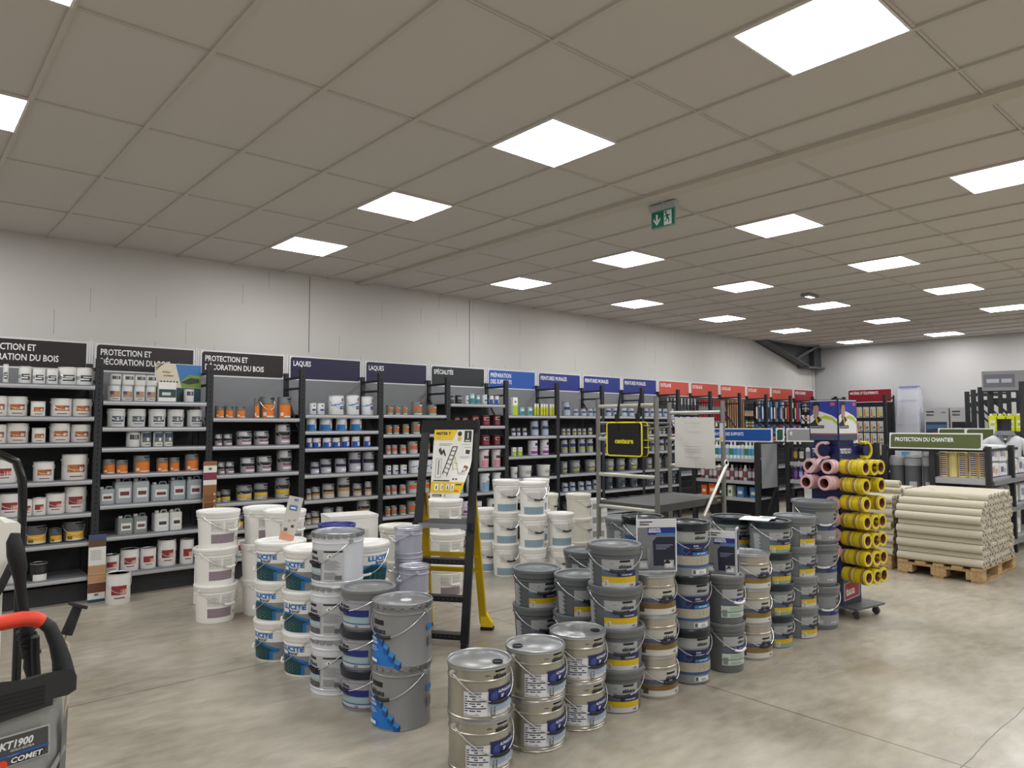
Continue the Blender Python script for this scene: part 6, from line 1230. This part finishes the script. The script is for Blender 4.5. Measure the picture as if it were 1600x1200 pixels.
# ------------------------------------------------------------ tools hanging in the red-signed bays
HKM = M('#a9abae', .3, .7)
def tool(kind, x, y, z, label, c1, c2, grp):
    k = ('tool', kind, c1, c2)
    if k not in _TIN:
        A, B = MB(), MB()
        if kind == 'brush': A.tube([(0, 0, 0), (0, 0, -.1), (0, 0, -.16)], .012, M(c1, .4), 8, True, [.008, .014, .012]); B.bx(-.035, .035, -.01, .01, -.2, -.16, HKM).bx(-.033, .033, -.008, .008, -.27, -.2, M(c2, .8))
        elif kind == 'roller': A.tube([(0, 0, 0), (0, 0, -.12)], .013, M(c1, .4), 8); B.tube([(0, 0, -.12), (.0, 0, -.2), (.06, 0, -.23), (.06, 0, -.28), (-.06, 0, -.28)], .005, HKM, 6).tube([(-.09, 0, -.28), (.06, 0, -.28)], .025, M(c2, .8), 10)
        elif kind == 'pole': A.tube([(0, 0, 0), (0, 0, -.9)], .013, M(c1, .6), 8); B.tube([(0, 0, 0), (0, 0, -.05)], .015, M(c2, .5), 8)
        elif kind == 'pack': A.bx(-.05, .05, -.015, .015, -.19, 0, M(c1, .4)); B.bx(-.04, .04, -.018, -.015, -.13, -.04, M(c2, .4)).bx(-.03, .03, -.03, -.018, -.1, -.06, M(c1, .4))
        elif kind == 'long': A.bx(-.03, .03, -.02, .02, -.42, 0, M(c1, .4)); B.bx(-.022, .022, -.024, -.02, -.36, -.12, M(c2, .4))
        elif kind == 'scraper': A.tube([(0, 0, 0), (0, 0, -.12)], .014, M(c1, .4), 8); B.add([(-.02, 0, -.12), (.02, 0, -.12), (.05, 0, -.22), (-.05, 0, -.22), (-.02, .003, -.12), (.02, .003, -.12), (.05, .003, -.22), (-.05, .003, -.22)], [(0, 1, 2, 3), (7, 6, 5, 4), (0, 3, 7, 4), (1, 5, 6, 2), (3, 2, 6, 7), (0, 4, 5, 1)], M(c2, .3, .7))
        _TIN[k] = (A.mesh('tool_handle'), B.mesh('tool_head'))
    nm = {'brush': ('paint_brush', 'handle', 'bristles', 'paint brush'), 'roller': ('paint_roller', 'handle', 'roller_sleeve', 'paint roller'), 'pole': ('broom_handle', 'rod', 'end_cap', 'handle pole'), 'pack': ('blister_pack', 'body', 'insert', 'tool pack'), 'long': ('blister_pack', 'body', 'insert', 'tool pack'), 'scraper': ('scraper', 'handle', 'blade', 'scraper')}[kind]
    t = thing(nm[0], label, nm[3], (x, y, z), 0, grp); MB().obj(nm[1], t, me=_TIN[k][0]); MB().obj(nm[2], t, me=_TIN[k][1])
CN = {'#b3202c': 'red', '#c9c9c6': 'pale', '#9a6b44': 'brown', '#2f6fb0': 'blue', '#26272b': 'black', '#d8d4c8': 'cream', '#c0392b': 'red', '#8f9296': 'grey', '#e6e6e4': 'white', '#d9a92c': 'yellow', '#3f5c3a': 'green', '#b98a62': 'wooden', '#6a2a30': 'maroon'}
def hang(k, z, kind, n, cols, u0=.08, u1=.92):
    for i in range(n):
        x = XK(k)+u0+(u1-u0)*i/max(1, n-1); c1, c2 = cols[i % len(cols)]
        tool(kind, x, YF+.3, z, '%s %s, %s from the left %s, %s' % (CN[c1], {'brush': 'brush', 'roller': 'roller', 'pole': 'pole', 'pack': 'pack', 'long': 'long pack', 'scraper': 'scraper'}[kind], ORD[i+1], 'top row' if z > 1.95 else 'high row' if z > 1.7 else 'middle row' if z > 1.5 else 'low row', BAYNAME[k].replace('-signed', '')), c1, c2, 'tools hanging in the display bays')
        hooks[k].tube([(x, YF+.3, z-.004), (x, YF+.42, z-.004)], .003, HKM, 5)
from collections import defaultdict
hooks = defaultdict(MB)
hang(10, 2.09, 'roller', 9, [('#c9c9c6', '#c9c9c6'), ('#8f9296', '#e6e6e4')]); hang(10, 1.75, 'pack', 8, [('#2f6fb0', '#e6e6e4'), ('#e6e6e4', '#8f9296')]); hang(10, 1.5, 'brush', 9, [('#c0392b', '#d8d4c8'), ('#b3202c', '#d8d4c8')])
hang(11, 2.09, 'scraper', 12, [('#b3202c', '#8f9296')]); hang(11, 1.84, 'brush', 12, [('#b3202c', '#26272b'), ('#b3202c', '#d8d4c8')]); hang(11, 1.5, 'pack', 8, [('#c9c9c6', '#6a2a30')])
hang(12, 2.1, 'pole', 8, [('#b98a62', '#b98a62'), ('#b98a62', '#9a6b44')], .05, .6); hang(12, 2.05, 'brush', 4, [('#26272b', '#b98a62')], .68, .93); hang(12, 1.7, 'pack', 3, [('#3f5c3a', '#d8d4c8'), ('#26272b', '#d9a92c')], .7, .93)
hang(13, 2.09, 'long', 8, [('#26272b', '#e6e6e4'), ('#8f9296', '#26272b'), ('#2f6fb0', '#e6e6e4')]); hang(13, 1.6, 'pack', 8, [('#2f6fb0', '#26272b'), ('#26272b', '#8f9296')])
hang(14, 2.09, 'long', 9, [('#2f6fb0', '#c9c9c6'), ('#c9c9c6', '#26272b'), ('#26272b', '#c9c9c6'), ('#c0392b', '#c0392b')]); hang(14, 1.6, 'pack', 8, [('#b3202c', '#26272b'), ('#2f6fb0', '#c9c9c6')])
hang(15, 2.08, 'pack', 8, [('#26272b', '#c9c9c6'), ('#8f9296', '#e6e6e4')]); hang(15, 1.82, 'pack', 8, [('#e6e6e4', '#d9a92c'), ('#6a2a30', '#c9c9c6')]); hang(15, 1.56, 'pack', 8, [('#26272b', '#8f9296'), ('#d8d4c8', '#26272b')])
hang(13, 1.38, 'pack', 7, [('#6a2a30', '#c9c9c6')]); hang(14, 1.36, 'pack', 8, [('#26272b', '#c9c9c6'), ('#e6e6e4', '#6a2a30')])
for k, hb in hooks.items():
    bay = [o for o in COL.objects if o.name.startswith('shelving_bay') and o.get('label', '').endswith(BAYNAME[k])][0]
    o = hb.obj('display_hooks', bay); o.location = -Vector(bay.location); o['kind'] = 'stuff'

# ------------------------------------------------------------ back wall display
t = thing('shelving_bay', 'dark glove display rack under the crimson sign on the back wall', 'shelving', (0, 0, 0), 0)
for y in (7.33, 6.27): MB().bx(16.17, 16.23, y-.03, y+.03, 0, 2.24, UP).obj('post', t); MB().bx(16.6, 16.66, y-.03, y+.03, 0, 2.24, UP).obj('post', t); MB().bx(16.2, 16.64, y-.012, y+.012, 2.17, 2.2, UP).obj('rail', t)
a = MB().bx(16.63, 16.65, 6.3, 7.3, .2, 2.12, DARK); a.obj('back_panel', t)
for z in (2.02, 1.72, 1.45, 1.2): MB().bx(16.2, 16.215, 6.3, 7.3, z-.01, z+.012, UP).obj('rail', t)
for z in (.2, .6): MB().bx(16.2, 16.63, 6.3, 7.3, z-.03, z, SH).obj('shelf', t)
t = thing('aisle_sign', 'crimson MATÉRIEL ET ÉQUIPEMENTS sign standing out from the back wall', 'sign', (16.58, 6.74, 2.1), R(-90)); hsign(.96, .3, '#8f1328', ('MATÉRIEL ET ÉQUIPEMENTS',), .06, .06, 0, .6).obj('sign_board', t); MB().bx(-.02, .02, .015, .03, -.1, .02, UP).obj('bracket', t)
for r_, z in enumerate((1.99, 1.68, 1.42, 1.18)):
    for i in range(7):
        y = 7.24-i*.145; a = MB(); a.bx(-.003, .003, -.06, .06, -.23, 0, M('#d9d9d6', .4)); a.add([(-.004, .045, -.2), (-.004, .01, -.22), (-.004, .02, -.06), (-.004, .04, -.03)], [(0, 1, 2, 3)], M('#d9852c' if (i+r_) % 3 else '#d9b52c', .5)); 
        q = M(('#e3d923', '#77797f', '#8a8d92', '#d9b52c')[r_], .5); a.add([(-.0045, -.018+.026*math.cos(k*PI/5), -.14+.03*math.sin(k*PI/5)) for k in range(10)], [tuple(range(10))], q); a.bx(-.005, -.004, -.05, .0, -.215, -.2, BLK)
        o = a.obj('glove_pack', None, (16.19, y, z), 0); tag(o, 'white hanging glove pack, %s from the left, %s row down, crimson sign rack' % (ORD[i+1], ORD[r_+1]), 'glove pack', 'glove packs below the crimson sign')
# wrapped stepladder leaning against the back wall
t = thing('wrapped_stepladder', 'tall aluminium stepladder with lilac caps wrapped in plastic by the back wall', 'stepladder', (16.72, 6.0, 0), R(-90)); AL = M('#d9dbe6', .35, .1); LI = M('#7d84c4', .4)
for s_ in (-1, 1):
    MB().bar((s_*.28, -.15, 0), (s_*.16, .12, 2.42), .045, .07, AL, (1, 0, 0)).obj('leg', t); MB().bar((s_*.28, .3, 0), (s_*.16, .16, 2.3), .025, .04, AL, (1, 0, 0)).obj('leg', t)
for i in range(9):
    z = .27+i*.265; y = -.15+.27*z/2.42; wd = .28-.12*z/2.42; MB().bx(-wd, wd, y-.03, y+.05, z-.02, z+.015, LI if i in (8, 7, 5, 3) else AL).obj('step', t)
MB().bx(-.19, .19, .05, .2, 2.4, 2.44, LI).obj('top_cap', t, label='lilac plastic cap')
a = MB(); fl = film('#e6e8f2', .5); a.add([(-.3, -.2, 0), (.3, -.2, 0), (.2, .04, 2.4), (-.2, .04, 2.4), (-.32, .32, 0), (.32, .32, 0), (.2, .24, 2.35), (-.2, .24, 2.35)], [(0, 1, 2, 3), (0, 3, 7, 4), (1, 5, 6, 2)], fl); a.obj('plastic_wrap', t)
# two tall cardboard displays
for k, (y0, y1, lbl) in enumerate(((5.70, 5.24, 'tall grey cardboard display with a house picture against the back wall'), (5.21, 4.75, 'tall black cardboard display reading IL REZISTO SATIN against the back wall'))):
    t = thing('cardboard_display', lbl, 'display', (16.62, (y0+y1)/2-.06, 0), R(-90)); w = y0-y1; y = -.003
    a = MB().bx(-w/2, w/2, 0, .35, 0, 1.955, M('#b3b4b7', .5)); a.bx(-w*.44, w*.42, y, 0, 1.2, 1.66, M('#18191c' if k else '#39404c', .4)); a.bx(-w*.42, -w*.1, y, 0, 1.86, 1.885, BLK); a.text('sikkens', (-w*.42, y, 1.79), (1, 0, 0), (0, 0, 1), .045, BLK, .8, .03); a.bx(w*.2, w*.38, y, 0, 1.85, 1.87, M('#77797c', .5))
    if k: a.text('RUBBOL', (-w*.36, y-.001, 1.5), (1, 0, 0), (0, 0, 1), .035, SW, .8, .03); a.text('IL REZISTO', (-w*.42, y-.001, 1.42), (1, 0, 0), (0, 0, 1), .05, SW, .85, .03); a.text('SATIN', (-w*.3, y-.001, 1.34), (1, 0, 0), (0, 0, 1), .04, SW, .85, .03)
    else: a.poly([(-w*.42, y-.001, 1.6), (w*.4, y-.001, 1.6), (w*.4, y-.001, 1.55), (-w*.42, y-.001, 1.5)], M('#3f6e9c', .4)); a.poly([(-w*.38, y-.001, 1.3), (-w*.3, y-.001, 1.42), (.0, y-.001, 1.46), (w*.4, y-.001, 1.26), (w*.1, y-.001, 1.3), (-.02, y-.001, 1.38), (-w*.2, y-.001, 1.36)], M('#a83a44', .4)); a.bx(-w*.3, w*.0, y-.001, y, 1.24, 1.3, M('#c9ccd4', .4))
    a.obj('body', t); MB().bx(-w/2-.01, w/2+.01, -.1, .0, 1.0, 1.05, M('#9a9b9e', .5)).bx(-w/2, w/2, -.1, -.0, 0, .1, M('#9a9b9e', .5)).obj('tray', t)
# ------------------------------------------------------------ far right rack with yellow canisters
PR = [(12.29, 2.87), (12.89, 3.43), (13.65, 3.77), (14.55, 4.13), (15.31, 4.45)]
RD = Vector((PR[4][0]-PR[0][0], PR[4][1]-PR[0][1], 0)).normalized(); RN = Vector((RD.y, -RD.x, 0))
rkz = math.atan2(RN.y, RN.x)
for k, (x, y) in enumerate(PR):
    t = thing('upright_frame', 'dark rack frame at the far right, %s from the camera' % ORD[k+1], 'shelf upright', (x, y, 0), rkz, 'frames of the far right rack'); h = 2.22
    MB().bx(-.035, .035, -.035, .035, 0, h, UP).obj('post', t); MB().bx(.5, .56, -.03, .03, 0, h-.02, UP).obj('post', t); MB().bx(.0, .53, -.012, .012, h-.09, h-.06, UP).obj('rail', t); MB().bx(.0, .53, -.012, .012, h-.25, h-.21, UP).obj('rail', t); MB().bar((.03, 0, h-.25), (.5, 0, h-.75), .03, .03, UP).obj('brace', t)
t = thing('rack_shelves', 'grey shelves of the far right rack carrying yellow canisters', 'shelving', (PR[0][0], PR[0][1], 0), math.atan2(RD.y, RD.x))
for z in (1.5, 1.0, .5): MB().bx(.04, 3.35, -.5, -.06, z-.04, z, DARK).obj('shelf', t)
def onrack(u, v): p = Vector((PR[0][0], PR[0][1], 0))+RD*u+RN*v; return p.x, p.y
for i in range(5):
    x, y = onrack(.02+.0+i*.0, .1)
    yy = 3.33-i*.115; xx = 12.62
    t = thing('jerrycan', 'fluorescent yellow canister with white cap, %s from the left on the far rack' % ORD[i+1], 'jerrycan', (xx+.0, yy, 1.501), R(-90), 'yellow canisters on the far rack'); b_, h_, c_ = jerry_mesh(.105, .27, .12, '#d8e01c', '#b9c418')
    MB().obj('body', t, me=b_); MB().obj('handle', t, me=h_); MB().obj('cap', t, me=c_)
t = thing('rack_shelves', 'short dark shelf board directly under the yellow canisters', 'shelf', (12.7, 3.08, 1.46), 0); MB().bx(-.2, .25, -.35, .35, 0, .038, DARK).obj('shelf', t); MB().bx(-.2, -.19, -.35, .35, -.05, 0, UP).obj('price_rail', t)
for y in (-.34, .34): MB().bx(.2, .25, y-.02, y+.02, -1.46, .0, UP).obj('post', t)
for i, (c, b_) in enumerate((('#c9c9c6', 'white'), ('#8a3a3c', 'maroon'), ('#3a8f4a', 'green'), ('#d9d36a', 'pale yellow'))):
    x, y = onrack(.95+i*.28, .12); t = thing('small_box', '%s product box on the far right rack shelf' % b_, 'box', (x, y, 1.501), rkz+PI, 'boxes on the far rack'); MB().bx(-.06, .06, -.08, .08, 0, .26, M(c, .4)).obj('body', t); MB().bx(-.061, .061, -.05, .05, .08, .16, M('#e3e3e0', .4)).obj('insert', t)
t = thing('aisle_sign', 'large slanted grey sign above the far right rack', 'sign', (12.9, 3.0, 2.12), R(-72)); a = MB().bx(-.52, .9, 0, .02, 0, .3, M('#8f9094', .5)); a.bx(-.5, -.1, -.002, 0, .05, .25, M('#6d6e78', .5)); a.bx(-.46, -.3, -.004, -.002, .12, .18, M('#b9bac4', .5)); a.bx(-.27, -.14, -.004, -.002, .12, .18, M('#b9bac4', .5)); a.obj('sign_board', t)
for x in (-.3, .6): MB().bx(x-.02, x+.02, .02, .04, -2.12, .02, UP).obj('post', t)
